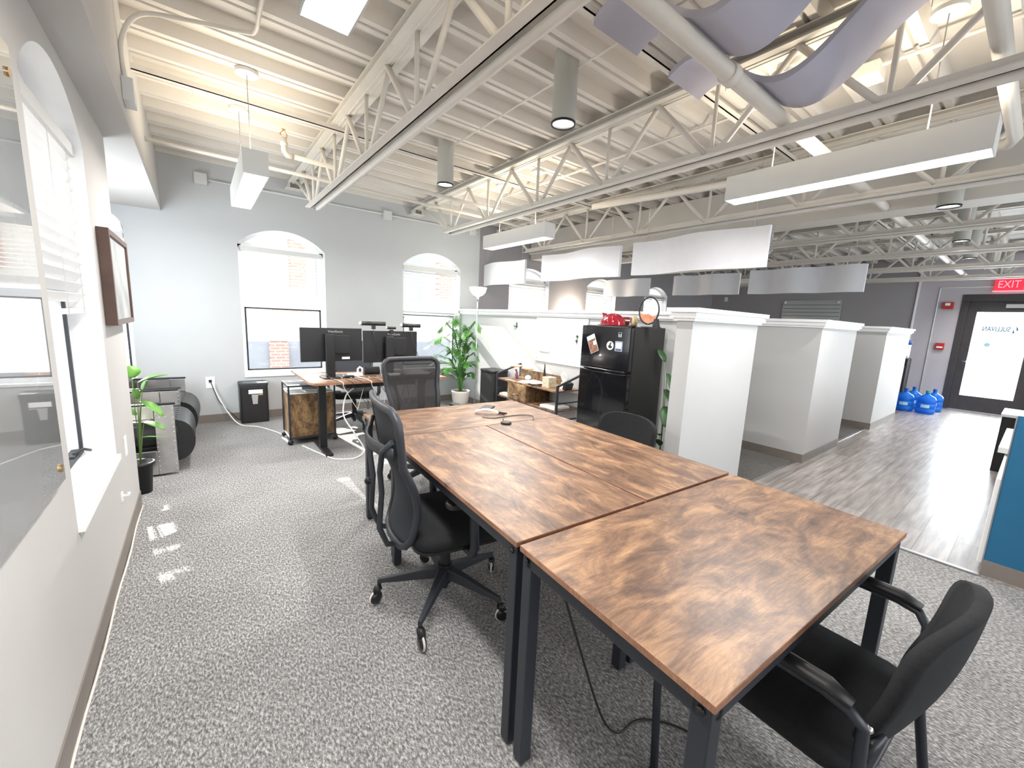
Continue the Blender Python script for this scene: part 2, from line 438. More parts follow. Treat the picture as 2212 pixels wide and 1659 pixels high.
arched_wall('wall_left', -5.0, 3.76, 0, CZ + .1, [(-.52, .42, .585, 2.15), (2.08, 3.02, .585, 2.15)], 'x', -.4, -.75, 'wall_near')
arched_wall('wall_left', 3.76, 6.1, 0, CZ + .1, [(4.15, 5.15, .585, 2.15)], 'x', -1.05, -1.3, 'wall_near')
struct(build('wall_left', MB().box(-1.3, -.402, 3.70, 3.7595, 0, 2.43), 'wall_near'))
struct(build('wall_left', MB().box(-1.3, -.25, -5.0, 6.1, 2.43, CZ + .1), 'wall_near'))
arched_wall('wall_back', -1.3, 3.9, 0, CZ + .15, [(-.95, -.57, .57, 2.16), (A, A + .985, .57, 2.195), (A + 2.1, A + 3.1, .57, 2.195)], 'y', YF, YF + .3, 'wall_light')
arched_wall('wall_back', 3.85, 13.0, 0, CZ + .15, [(4.635, 5.64, .57, 2.195), (6.735, 7.74, .57, 2.195), (8.835, 9.84, .57, 2.195)], 'y', YG, YG + .25, 'wall_dark')
# door wall
mb = MB().box(XD, XD + .3, 1.79, YG + .1, 0, CZ + .2)
struct(build('wall_right', mb, 'wall_dark'))
mb = MB().box(XD, XD + .3, 1.12, 1.79, 0, CZ + .2).box(XD, XD + .3, -1.5, -.02, 0, CZ + .2).box(XD, XD + .3, -.02, 1.12, 2.3, CZ + .2)
struct(build('wall_right', mb, 'wall_door'))
struct(build('trim_1', MB().box(XD - .03, XD, 1.775, 1.805, 0, CZ), 'white_trim'))

# corrugated deck
mb = MB(); per = .32; y = -5.0; prof = []
while y < 6.25:
    prof += [(y, CZ + .075), (y + .175, CZ + .075), (y + .195, CZ), (y + .235, CZ), (y + .24, CZ + .02), (y + .255, CZ + .02), (y + .26, CZ), (y + .30, CZ)]
    y += per
n = len(prof)
mb.add([(x, yy, zz) for x in (-.26, 13.0) for yy, zz in prof], [(i, i + 1, n + i + 1, n + i) for i in range(n - 1)])
mb.box(-.26, 13.0, -5, 6.3, CZ + .09, CZ + .12)
struct(build('ceiling', mb, 'ceil'))

# baseboards
def bboard(name, segs):
    mb = MB()
    for x0, x1, y0, y1 in segs: mb.box(x0, x1, y0, y1, 0, .1)
    return struct(build(name, mb, 'baseboard'))
bboard('baseboard_left', [(-.4, -.394, -5, 3.755), (-.4, -.55, 3.755, 3.761)])
bboard('baseboard_back', [(-.55, 3.57, YF - .006, YF)])
struct(build('trim_2', MB().tube([(-.388 + .003 * math.sin(i * 1.3), .3 + i * .17, .005) for i in range(21)], .005, 6), 'pot'))
bboard('baseboard_right', [(XD - .006, XD, 1.2, 6.2)])

# low partitions with crown caps
def l_partition(x0, x1, y0, yd, th, zt, ov=.05):
    def P(o): return [(x0 - o, y0 - o), (x1 + o, y0 - o), (x1 + o, y0 + th + o), (x0 + th + o, y0 + th + o), (x0 + th + o, yd), (x0 - o, yd)]
    mb = MB().prism(P(0), 0, zt - .085).mat(1)
    for k, (o, a, b) in enumerate([(ov * .35, zt - .085, zt - .065), (ov * .7, zt - .065, zt - .04), (ov * .55, zt - .04, zt - .028), (ov, zt - .028, zt)]): mb.prism(P(o), a, b)
    mb.mat(2).prism(P(.006), 0, .1)
    return struct(build('wall_partition', mb, ['wall_part', 'white_trim', 'baseboard']))
def partition(name, x0, x1, y0, y1, zt, ov=.05, base=True):
    mb = MB().box(x0, x1, y0, y1, 0, zt - .065)
    mb.mat(1)
    for k, (o, a, b) in enumerate([(ov * .35, zt - .085, zt - .065), (ov * .7, zt - .065, zt - .04), (ov * .55, zt - .04, zt - .028), (ov, zt - .028, zt)]):
        mb.box(x0 - o, x1 + o, y0 - o, y1 + o, a, b)
    if base: mb.mat(2).box(x0 - .006, x1 + .006, y0 - .006, y1 + .006, 0, .1)
    return struct(build(name, mb, ['wall_part', 'white_trim', 'baseboard']))
partition('wall_partition', 3.57, 3.70, 1.55, YF - .002, 1.56)
partition('wall_partition', 2.60, 3.60, 1.43, 1.545, 1.55, ov=.055)
l_partition(5.18, 6.46, 1.43, YG - .002, .13, 1.565)
l_partition(8.05, 9.75, 1.43, YG - .002, .13, 1.565)
struct(build('trim_3', MB().box(3.7, 5.18, 1.47, 1.50, .003, .012).box(6.46, 8.05, 1.47, 1.50, .003, .012).box(3.69, 3.72, .03, 1.43, .003, .012), 'brushed'))

# ------------------------------------------------------------------ windows
def window(idx, u0, u1, sill, spring, axis, w, sgn, rise=.205, rail=1.43):
    """frame set back in the opening; sgn: outward direction"""
    def P(u, z, d): return (u, w + sgn * d, z) if axis == 'y' else (w + sgn * d, u, z)
    root = bpy.data.objects.new('window_%d' % idx, None); COL.objects.link(root); root['kind'] = 'structure'
    R = ((u1 - u0) ** 2 / 4 + rise ** 2) / (2 * rise); cc = spring + rise - R; mid = (u0 + u1) / 2; n = 16
    arch = [(u0 + (u1 - u0) * i / n, cc + math.sqrt(max(0, R * R - (u0 + (u1 - u0) * i / n - mid) ** 2))) for i in range(n + 1)]
    mb = MB()
    def bx(a0, a1, z0, z1, d0, d1):
        p, q = P(a0, z0, d0), P(a1, z1, d1)
        mb.box(min(p[0], q[0]), max(p[0], q[0]), min(p[1], q[1]), max(p[1], q[1]), z0, z1)
    bx(u0, u0 + .045, sill, spring, .12, .20); bx(u1 - .045, u1, sill, spring, .12, .20)
    bx(u0, u1, sill, sill + .05, .10, .20); bx(u0, u1, spring - .02, spring + .03, .13, .20)
    for i in range(n):
        (a, za), (b, zb) = arch[i], arch[i + 1]
        mb.add([P(a, za, .12), P(b, zb, .12), P(b, zb, .2), P(a, za, .2), P(a, za - .045, .12), P(b, zb - .045, .12), P(b, zb - .045, .2), P(a, za - .045, .2)], [(0, 1, 5, 4), (4, 5, 6, 7), (3, 2, 6, 7), (0, 3, 2, 1)])
    build('window_frame', mb, 'white_trim', root)
    mb = MB()
    def bx(a0, a1, z0, z1, d0, d1):
        p, q = P(a0, z0, d0), P(a1, z1, d1)
        mb.box(min(p[0], q[0]), max(p[0], q[0]), min(p[1], q[1]), max(p[1], q[1]), z0, z1)
    bx(u0 + .045, u1 - .045, rail, rail + .08, .11, .17)
    build('meeting_rail', mb, 'brushed', root)
    mb = MB()
    t = .018
    bx(u0 + .045, u0 + .045 + t, sill + .05, rail, .115, .128); bx(u1 - .045 - t, u1 - .045, sill + .05, rail, .115, .128)
    bx(u0 + .045, u1 - .045, sill + .05, sill + .05 + t, .115, .16); bx(u0 + .045, u1 - .045, rail - t, rail, .115, .16)
    build('sash', mb, 'grey_black', root)
    mb = MB(); mb.add([P(u0, sill, .16), P(u1, sill, .16)] + [P(a, z, .16) for a, z in arch[::-1]], [tuple(range(n + 3))])
    build('pane', mb, 'glass', root)
    mb = MB(); bx(u0 - .0, u1 + .0, sill - .022, sill + .004, -.018, .14)
    build('window_sill', mb, 'white_trim', root)
    return root


def blind(label, u0, u1, top, bot, axis, w, sgn, ang=.5, stack=.07, pitch=.043):
    root = thing('window_blind', label, 'blind', group='white slatted window blinds')
    def P(u, z, d): return (u, w + sgn * d, z) if axis == 'y' else (w + sgn * d, u, z)
    def bx(mb, a0, a1, z0, z1, d0, d1):
        p, q = P(a0, z0, d0), P(a1, z1, d1)
        mb.box(min(p[0], q[0]), max(p[0], q[0]), min(p[1], q[1]), max(p[1], q[1]), z0, z1)
    mb = MB(); bx(mb, u0, u1, top - .055, top, .03, .09); build('headrail', mb, 'lamp_body', root)
    mb = MB(); z = top - .08; c, s = math.cos(ang) * .024, math.sin(ang) * .024
    while z > bot + stack + .03:
        a, b = (z - s * sgn, .06 - c), (z + s * sgn, .06 + c)
        mb.add([P(u0 + .01, a[0], a[1]), P(u1 - .01, a[0], a[1]), P(u1 - .01, b[0], b[1]), P(u0 + .01, b[0], b[1]),
                P(u0 + .01, a[0] + .003, a[1]), P(u1 - .01, a[0] + .003, a[1]), P(u1 - .01, b[0] + .003, b[1]), P(u0 + .01, b[0] + .003, b[1])],
               [(0, 1, 2, 3), (7, 6, 5, 4), (0, 4, 5, 1), (1, 5, 6, 2), (2, 6, 7, 3), (3, 7, 4, 0)])
        z -= pitch
    build('slats', mb, 'white', root)
    if stack > .03:
        mb = MB(); k = 0
        while bot + .022 + k * .008 < bot + stack: bx(mb, u0 + .01, u1 - .01, bot + .022 + k * .008, bot + .027 + k * .008, .036, .084); k += 1
        build('stacked_slats', mb, 'white', root)
    mb = MB(); bx(mb, u0 + .01, u1 - .01, bot, bot + .02, .035, .085); build('bottom_rail', mb, 'white', root)
    mb = MB()
    for u in (u0 + .15, (u0 + u1) / 2, u1 - .15): mb.tube([P(u, top - .05, .034), P(u, bot, .034)], .0015, 4)
    build('ladder_cord', mb, 'cable_white', root)
    return root

window(1, 2.08, 3.02, .585, 2.15, 'x', -.4, -1)
blind('slatted blind in the near left wall window, slats tilted open', 2.09, 3.01, 2.16, 1.36, 'x', -.4, -1, ang=.95, stack=.02, pitch=.05)
window(2, 4.15, 5.15, .585, 2.15, 'x', -1.05, -1)
wl = [(A, A + .985, YF), (A + 2.1, A + 3.1, YF), (4.635, 5.64, YG), (6.735, 7.74, YG), (8.835, 9.84, YG)]
for i, (a, b, w) in enumerate(wl): window(3 + i, a, b, .57, 2.195, 'y', w, 1)
window(9, -.95, -.57, .57, 2.16, 'y', YF, 1)
blind('narrow raised blind in the corner window beyond the armchairs', -.94, -.58, 2.15, 1.90, 'y', YF, 1, ang=1.25)
window(8, -.52, .42, .585, 2.15, 'x', -.4, -1)
blind('raised blind bunched above the brick view, behind the monitors window', wl[0][0] + .02, wl[0][1] - .03, 2.17, 1.56, 'y', YF, 1, ang=.12)
blind('nearly closed blind in the window behind the tall palm and mesh chair', wl[1][0] + .02, wl[1][1] - .03, 2.17, 1.30, 'y', YF, 1, ang=.55)
blind('blind above the white partition, left of the bright wall glow', wl[2][0] + .02, wl[2][1] - .03, 2.17, .9, 'y', YG, 1, ang=.8, pitch=.05)
blind('blind above the partition behind the narrow grey wave baffle', wl[3][0] + .02, wl[3][1] - .03, 2.17, .9, 'y', YG, 1, ang=.8, pitch=.05)
blind('farthest blind, seen through the round sand picture', wl[4][0] + .02, wl[4][1] - .03, 2.17, .9, 'y', YG, 1, ang=.8, pitch=.05)

# area lamps added at the window openings to boost incoming sky light
area('daylight_boost', (-1.0, 4.65, 1.45), (1, .15, .12), .95, 1.7, 30, (.86, .94, 1))
for a, b, w in wl[:2]: area('daylight_boost', ((a + b) / 2, w + .22, 1.1), (0, -1, -.15), .9, .9, 5, (.86, .94, 1))
# ------------------------------------------------------------------ outside
t = thing('neighbour_building', 'pale stone building with a brick pier seen through the far windows', 'building')
build('facade_wall', MB().box(-8, 16, 10.3, 10.8, .72, 3.2), 'facade', t)
build('stone_base', MB().box(-.2, 16, 10.2, 10.8, -.6, .72), 'facade_dark', t)
mb = MB()
for x0, x1, z0, z1 in ((1.2, 1.56, -.6, .72), (1.3, 1.9, 1.36, 1.48), (1.65, 1.95, 1.9, 3.3), (5.2, 5.6, 1.9, 3.3)): mb.box(x0, x1, 10.1, 10.3, z0, z1)
build('brick_pier', mb, 'brick', t)
mb = MB()
for x0 in (.2, 2.2, 4.2, 6.2): mb.box(x0, x0 + .6, 10.24, 10.3, 1.75, 3.1)
build('facade_window', mb, 'facade_dark', t)
mb = MB().box(-14, 20, 6.5, 30, -.7, -.6)
struct(build('ground_outside', mb, 'pavement'))
t = thing('side_building', 'pale building with red band outside the left windows', 'building')
build('facade_wall', MB().box(-7.5, -7, -6, 10, -.6, 6), 'facade', t)
build('red_band', MB().box(-7.0, -6.95, -6, 10, 1.9, 2.1), 'brick', t)
struct(build('ground_outside', MB().box(-14, -1.35, -8, 6.5, -.7, -.6), 'pavement'))

# ================================================================== CEILING STEEL
JX = [1.06, 2.71, 4.36, 6.01, 7.66, 9.31, 10.96]
jl = ['open-web roof joist nearest the left wall, passing above the tall mesh chair',
      'open-web roof joist second from the left wall, in front of the cylinder lights',
      'open-web roof joist just beyond the long right linear light',
      'open-web roof joist fourth from the left wall, past the beige girder',
      'open-web roof joist fifth from the left wall, above the far row of baffles',
      'open-web roof joist next to last before the exit door wall',
      'open-web roof joist closest to the exit door wall']
for ji, X in enumerate(JX):
    yw = YF if X < 3.8 else YG
    t = thing('roof_joist', 'cream ' + jl[ji], 'joist', (X, 0, 0), 0, 'cream open-web roof joists')
    zt, zb = 2.975, 2.51; y0 = -2.6; y1 = 5.02 if X < 3.8 else 5.4
    mb = MB()
    for s in (-1, 1):
        mb.box(min(s * .012, s * .075), max(s * .012, s * .075), y0, yw - .08, zt + .044, zt + .052).box(min(s * .012, s * .02), max(s * .012, s * .02), y0, yw - .08, zt - .012, zt + .046)
    mb.box(-.075, .075, y0, yw - .12, zt - .006, zt + .001)
    build('top_chord', mb, 'steel', t)
    mb = MB()
    for s in (-1, 1):
        mb.box(min(s * .014, s * .075), max(s * .014, s * .075), y0, y1, zb, zb + .008).box(min(s * .014, s * .022), max(s * .014, s * .022), y0, y1, zb, zb + .06)
    mb.tube([(.035, y0, zb + .0), (.035, y1 - .05, zb + .0)], .024, 8)
    build('bottom_chord', mb, 'steel', t)
    nodes = [4.96 - .865 * k for k in range(9)]
    for k, yn in enumerate(nodes):
        build('web_bar', MB().tube([(0, yn, zb + .03), (0, yn, zt)], .014, 6), 'steel', t)
        if k < 8: build('web_bar', MB().tube([(0.01, yn - .03, zb + .03), (0.01, yn - .43, zt)], .018 if k < 7 else .02, 6), 'steel', t)
        build('web_bar', MB().tube([(-.01, yn + .03, zb + .03), (-.01, yn + .43, zt)], .02, 6), 'steel', t)
    build('web_bar', MB().tube([(0, y1 - .05, zb + .03), (0, yw - .28, zt)], .02, 6), 'steel', t)
    build('bearing_seat', MB().box(-.10, .10, yw - .16, yw - .01, zt - .07, zt - .063).box(-.062, -.055, yw - .16, yw - .01, zt - .063, zt).box(.055, .062, yw - .16, yw - .01, zt - .063, zt), 'steel', t)

tag(build('ceiling_girder', MB().box(5.1, 5.4, -2.6, YG - .02, 2.56, CZ - .002), 'ceil'), 'broad smooth beige girder boxed in beside the third joist', 'girder')

def smooth_path(pts, k=6):
    P = [Vector(p) for p in pts]; out = []
    for i in range(len(P) - 1):
        p0, p1, p2, p3 = P[max(0, i - 1)], P[i], P[i + 1], P[min(len(P) - 1, i + 2)]
        for j in range(k):
            s = j / k; out.append(.5 * ((2 * p1) + (p2 - p0) * s + (2 * p0 - 5 * p1 + 4 * p2 - p3) * s * s + (3 * p1 - p0 - 3 * p2 + p3) * s ** 3))
    return out + [P[-1]]
def pipe(name, pts, r, label, cat='pipe', n=12, m='steel', couplings=()):
    if name == 'flexible_conduit': pts = smooth_path(pts)
    root = thing(name, label, cat)
    build('tube', MB().tube(pts, r, n), m, root)
    for c, d in couplings:
        c, d = Vector(c), Vector(d).normalized()
        build('coupling', MB().tube([c - d * .03, c + d * .03], r * 1.25, n), m, root)
    return root
pipe('sprinkler_main', [(-.25, 1.085, 2.60), (12.0, 1.085, 2.60)], .038, 'thick cream sprinkler main running under the lilac wave baffles', couplings=[((2.05, 1.085, 2.60), (1, 0, 0)), ((7.2, 1.085, 2.60), (1, 0, 0))])
pipe('sprinkler_main', [(1.2, .29, 2.62), (2.35, .29, 2.62), (3.90, .29, 2.62), (4.03, .32, 2.625), (4.06, .45, 2.64), (3.95, 1.95, 2.74), (3.76, 3.45, 2.77)], .033, 'thick cream pipe crossing the top right corner above the linear light', couplings=[((2.95, .29, 2.62), (1, 0, 0))])
pipe('sprinkler_branch', [(-.25, 4.62, 2.72), (3.9, 4.72, 2.72)], .016, 'thin cream pipe behind the left linear light, nearer of two')
pipe('sprinkler_branch', [(.7, 4.1, 2.70), (3.9, 4.28, 2.70)], .02, 'thin cream pipe carrying the upright sprinkler head')
pipe('wall_conduit', [(.1, YF - .015, 2.84), (3.84, YF - .015, 2.85)], .012, 'thin grey conduit along the top of the far wall', 'conduit', m='lamp_body')
pipe('wall_conduit', [(XD - .012, 1.47, .02), (XD - .012, 1.47, 2.46), (XD - .012, .35, 2.46)], .01, 'white conduit framing the exit door wall', 'conduit', m='white_trim')
for i, x in enumerate((.12, 2.285, 3.73)):
    tag(build('junction_box', MB().box(x - .06, x + .06, YF - .045, YF, 2.78, 2.90), 'lamp_body', bevel=.004), ['square junction box on the far wall left of the linear light', 'square junction box on the far wall between the two left joists', 'square junction box on the far wall near the right corner'][i], 'junction box', 'wall junction boxes')
pipe('ceiling_conduit', [(3.28, -1.5, 2.995), (3.28, 4.6, 2.995)], .011, 'thin cream conduit under the deck above the right linear lights', 'conduit')
tag(build('junction_box', MB().box(3.20, 3.36, .82, .96, 2.93, 3.0), 'steel', bevel=.004), 'cream ceiling junction box above the long right linear light', 'junction box')
pipe('ceiling_conduit', [(1.98, -.5, 2.99), (1.98, 3.7, 2.99)], .007, 'very thin cream conduit linking the two cylinder lights', 'conduit')
# sprinkler head
t = thing('fire_sprinkler', 'upright brass sprinkler head on a cream elbow under the deck', 'sprinkler', (.68, 4.1, 2.70))
build('elbow', MB().tube([(.05, 0, 0), (0, 0, .0), (-.02, 0, .03), (-.02, 0, .13)], .022, 10).tube([(-.02, 0, .07), (-.02, 0, .10)], .028, 10), 'steel', t)
build('spray_frame', MB().tube([(-.04, 0, .13), (-.045, 0, .16), (-.02, 0, .19), (.005, 0, .16), (0, 0, .13)], .004, 6).cyl((-.02, 0, .19), .018, .004), 'brass', t)
# conduit by the ceiling, left
pipe('flexible_conduit', [(-.235, 3.28, 2.62), (-.235, 3.24, 2.80), (-.15, 3.22, 2.95), (.05, 3.16, 2.98), (.30, 3.06, 2.98), (.36, 3.0, 2.98), (.36, 2.75, 2.98), (.36, 2.30, 2.98)], .012, 'curved grey conduit from the bulkhead box across the deck', 'conduit', m='steel')
tag(build('junction_box', MB().box(-.25, -.20, 3.21, 3.35, 2.50, 2.62), 'lamp_body', bevel=.004), 'grey switch box on the left bulkhead under the curved conduit', 'junction box')
tag(build('sensor_box', MB().box(.28, .44, 2.2, 2.36, 2.90, 3.03), 'lamp_body', bevel=.006), 'square cream box at the top edge left of the near linear light', 'junction box')
# joist bridging angles
for i, (y_, lab) in enumerate(((3.90, 'cream bridging angle crossing the joists behind the cylinder lights'), (1.60, 'cream bridging angle crossing the joists nearer the camera'))):
    tag(build('bridging_angle', MB().box(-.25, 12.0, y_, y_ + .006, 2.93, 2.97).box(-.25, 12.0, y_, y_ + .04, 2.93, 2.936), 'steel'), lab, 'brace')
for i, x in enumerate((-.25,)):
    pass

# ------------------------------------------------------------------ linear lights
def linear_light(x, y0, y1, label, power=26):
    L = y1 - y0; t = thing('linear_light', label, 'light', (x, (y0 + y1) / 2, 0), 0, 'hanging linear box lights')
    h = L / 2; zb, zt = 2.30, 2.455; w = .075
    build('housing', MB().box(-w, -w + .006, -h + .006, h - .006, zb, zt - .006).box(w - .006, w, -h + .006, h - .006, zb, zt - .006).box(-w, w, -h, -h + .006, zb, zt - .006).box(-w, w, h - .006, h, zb, zt - .006).box(-w, w, -h, h, zt - .006, zt), 'lamp_body', t)
    build('diffuser', MB().box(-w + .006, w - .006, -h + .006, h - .006, zb + .02, zb + .024), 'glow', t)
    for i in range(1, 16): build('louver_blade', MB().box(-w + .006, w - .006, -h + L * i / 16 - .001, -h + L * i / 16 + .001, zb + .001, zb + .02), 'white', t)
    for s in (-1, 1):
        yy = s * (h - .25)
        build('canopy', MB().cyl((0, yy, 3.005), .07, .022), 'lamp_body', t)
        build('cord', MB().tube([(0, yy, zt), (0, yy, 3.01)], .003, 6), 'grey_text', t)
    area('light_down', (0, 0, zb - .005), (0, 0, -1), .12, L * .95, power, (1, .98, .95), t)
    area('light_up', (0, 0, zt + .01), (0, 0, 1), .12, L * .95, power * .32, (1, .86, .66), t)
    return t
linear_light(.37, 3.37, 4.55, 'hanging box light over the left floor, in front of the far wall')
linear_light(.37, .33, 1.52, 'box light cut by the top edge of the picture')
linear_light(3.03, 3.37, 4.55, 'shorter looking box light hanging before the dark far wall')
linear_light(3.03, .28, 1.50, 'long box light hanging at upper right beyond the second joist')
for (x, y0) in ((5.7, .3), (5.7, 3.4), (8.4, .3), (8.4, 3.4), (.37, -2.7), (3.03, -2.7)):
    if y0 > 0 and False: pass

def cyl_light(x, y, r, z0, label, power=14, on=True):
    t = thing('cylinder_light', label, 'light', (x, y, 0), 0, 'cylinder ceiling lights')
    build('housing', MB().lathe([(r, z0), (r, 3.10)], n=32).lathe([(r, z0), (r - .006, z0), (r - .006, z0 + .05)], n=32), 'cyl_body', t)
    build('trim_ring', MB().lathe([(r + .002, z0 - .004), (r + .002, z0 + .008), (r - .008, z0 + .008), (r - .008, z0 - .004), (r + .002, z0 - .004)], n=32), 'black', t)
    build('lens', MB().cyl((0, 0, z0 + .012), r - .007, .004), 'glow', t)
    l = bpy.data.lights.new('spot', 'AREA'); l.shape = 'DISK'; l.size = .1; l.energy = power; l.color = (1, .97, .93); l.spread = 2.2
    o = bpy.data.objects.new('spot', l); COL.objects.link(o); o.parent = t; o.location = (0, 0, z0 - .006)
    return t
cyl_light(1.95, 2.10, .077, 2.68, 'larger looking cylinder light at top centre')
cyl_light(1.97, 3.73, .077, 2.67, 'cylinder light nearer the far wall, left of the first')
cyl_light(4.98, .65, .075, 2.50, 'cylinder light with black rim at right, past the linear light')
for i, (x, y) in enumerate(((7.4, .8), (9.0, .85), (10.4, .72), (11.3, .62))):
    cyl_light(x, y, .075, 2.6, ['far corridor cylinder light, first after the black rimmed one', 'far corridor cylinder light, second of the row toward the exit', 'far corridor cylinder light, third of the row toward the exit', 'cylinder light shining right above the exit sign'][i], 10)

# ------------------------------------------------------------------ wave baffles
def vwave(x, y0, y1, z0, z1, label, ph=0.0, amp=.05, thick=.04, wl_=1.05):
    N = 60; L = y1 - y0
    mb = MB(); pts = []
    for i in range(N + 1):
        s = i / N; pts.append((x + amp * math.sin(2 * pi * s * L / wl_ + ph), y0 + L * s))
    vs = []
    for (px, py) in pts: vs += [(px - thick / 2, py, z0), (px + thick / 2, py, z0), (px + thick / 2, py, z1), (px - thick / 2, py, z1)]
    fs = []
    for i in range(N):
        a, b = i * 4, i * 4 + 4
        for k in range(4): fs.append((a + k, a + (k + 1) % 4, b + (k + 1) % 4, b + k))
    mb.add(vs, fs, True); mb.add([vs[0], vs[1], vs[2], vs[3]], [(0, 1, 2, 3)]); mb.add(vs[-4:], [(3, 2, 1, 0)])
    t = thing('wave_baffle', label, 'baffle', group='hanging wavy acoustic baffles')
    o = build('panel', mb, 'baffle', t); q = o.modifiers.new('e', 'EDGE_SPLIT'); q.split_angle = .8
    for i in (6, N - 6): build('wire', MB().tube([(pts[i][0], pts[i][1], z1), (pts[i][0], pts[i][1], 3.10)], .002, 5), 'brushed', t)
vwave(3.93, 4.9, 6.02, 1.97, 2.32, 'brightest wavy baffle, nearest the far wall corner', .6)
vwave(3.90, 3.13, 4.42, 1.97, 2.32, 'bright wavy baffle in the middle of the nearer row', 2.3)
vwave(3.90, 1.57, 2.93, 1.97, 2.32, 'largest wavy baffle, right end of the nearer row', 1.2)
vwave(6.70, 4.63, 5.72, 1.97, 2.30, 'small wavy baffle above the fridge, left of the farther row', 1.8, .04, .03, .55)
vwave(6.72, 3.02, 4.12, 1.97, 2.30, 'dark grey wavy baffle in the middle of the farther row', .4, .04, .03, .6)
vwave(6.75, 1.50, 2.88, 1.97, 2.32, 'long grey wavy baffle at the right end of the farther row', 2.9, .04, .03, .65)

def hwave(x0, x1, ye, yn, label, zc=2.75, amp=.15, ph=-.8, wl_=1.0):
    N = 70; th = .03; vs = []
    for i in range(N + 1):
        y = ye + (yn - ye) * i / N; q = 2 * pi * (ye - y) / wl_ + ph; z = zc + amp * math.cos(q)
        vs += [(x0, y, z), (x1, y, z), (x1, y, z + th), (x0, y, z + th)]
    fs = []
    for i in range(N):
        a, b = i * 4, i * 4 + 4
        for k in range(4): fs.append((a + k, a + (k + 1) % 4, b + (k + 1) % 4, b + k))
    mb = MB(); mb.add(vs, fs, True); mb.add(vs[:4], [(0, 1, 2, 3)]); mb.add(vs[-4:], [(3, 2, 1, 0)])
    t = thing('wave_baffle', label, 'baffle', group='overhead wavy acoustic ribbons')
    o = build('panel', mb, 'baffle_lilac', t); q = o.modifiers.new('e', 'EDGE_SPLIT'); q.split_angle = .8
    for f in (.12, .5): 
        y = ye + (yn - ye) * f; build('wire', MB().tube([((x0 + x1) / 2, y, zc), ((x0 + x1) / 2, y, 3.10)], .002, 5), 'brushed', t)
hwave(1.62, 1.97, 1.57, -.6, 'lilac grey wavy ribbon overhead, left of the pair')
hwave(2.27, 2.62, 1.57, -.6, 'lilac grey wavy ribbon overhead, right of the pair with deep dip')

# ================================================================== TABLES
TA = -.0558; D0 = Vector((.697, .259, 0)); U = Vector((math.cos(TA), math.sin(TA), 0)); V = Vector((-math.sin(TA), math.cos(TA), 0))

def make_table(label):
    t = thing('work_table', label, 'table', group='rustic topped work tables pushed together')
    w, d = 1.22 / 2, .61 / 2
    mb = MB().box(-w, w, -d, d, .732, .75); mb.mi = [1, 1, 1, 1, 1, 0]
    build('tabletop', mb, ['rustic', 'rustic_edge'], t, bevel=.0015)
    e = .042
    mb = MB().box(-w + .03, w - .03, -d + .008, -d + .03, .692, .732).box(-w + .03, w - .03, d - .03, d - .008, .692, .732).box(-w + .008, -w + .03, -d + .03, d - .03, .692, .732).box(w - .03, w - .008, -d + .03, d - .03, .692, .732)
    build('apron', mb, 'black_metal', t, bevel=.002)
    for sx in (-1, 1):
        for sy in (-1, 1):
            x, y = sx * (w - .008 - e / 2), sy * (d - .008 - e / 2)
            lg = build('leg', MB().box(x - e / 2, x + e / 2, y - e / 2, y + e / 2, .008, .731), 'black_metal', t, bevel=.003)
            build('foot_pad', MB().cyl((x, y, 0), .014, .009), 'black', lg)
            build('bolt', MB().lathe([(.001, 0), (.009, 0), (.009, .004), (.001, .006)], (x - .002 * sx, y + sy * e / 2 - .0, .705), 10, 'y').lathe([(.001, 0), (.009, 0), (.009, sx * .004), (.001, sx * .006)], (x + sx * e / 2, y, .712), 10, 'x'), 'black', lg)
    return t
t1 = make_table('rustic table nearest the camera, its corner pointing at the bottom edge')
def tloc(a, b): p = D0 + U * a + V * b; return (p.x, p.y, 0)
t1.location = tloc(.61, .305); t1.rotation_euler = (0, 0, TA)
TG = 'rustic topped work tables pushed together'
dup(t1, tloc(.305, 1.237), TA + pi / 2, 'rustic table lengthwise in the middle, beside the near office chair', TG)
dup(t1, tloc(.925, 1.237), TA - pi / 2, 'rustic table lengthwise in the middle, on the fridge side', TG)
dup(t1, tloc(.625, 2.16), TA + pi, 'rustic table across the far end holding the charger cables', TG)

# ================================================================== OFFICE CHAIRS
def rrect(w, h, r, n=6):
    pts = []
    for cx, cy, a0 in ((w / 2 - r, h / 2 - r, 0), (-w / 2 + r, h / 2 - r, pi / 2), (-w / 2 + r, -h / 2 + r, pi), (w / 2 - r, -h / 2 + r, 3 * pi / 2)):
        for i in range(n + 1): q = a0 + pi / 2 * i / n; pts.append((cx + r * math.cos(q), cy + r * math.sin(q)))
    return pts


def cushion(mb, w, d, z0, z1, r=.06, y=0, puff=.35):
    P = rrect(w, d, r, 5); n = len(P); rings = [(.0, z0, .0), (.92, z0, 0), (1, z0 + (z1 - z0) * .4, 0), (.985, z0 + (z1 - z0) * .8, 0), (.9, z1, 0), (.5, z1 + .006, 0), (0.0, z1 + .008, 0)]
    vs = [(p[0] * k, p[1] * k + y, z) for k, z, _ in rings for p in P]
    mb.add(vs, [(i * n + k, i * n + (k + 1) % n, (i + 1) * n + (k + 1) % n, (i + 1) * n + k) for i in range(len(rings) - 1) for k in range(n)], True)
    return mb


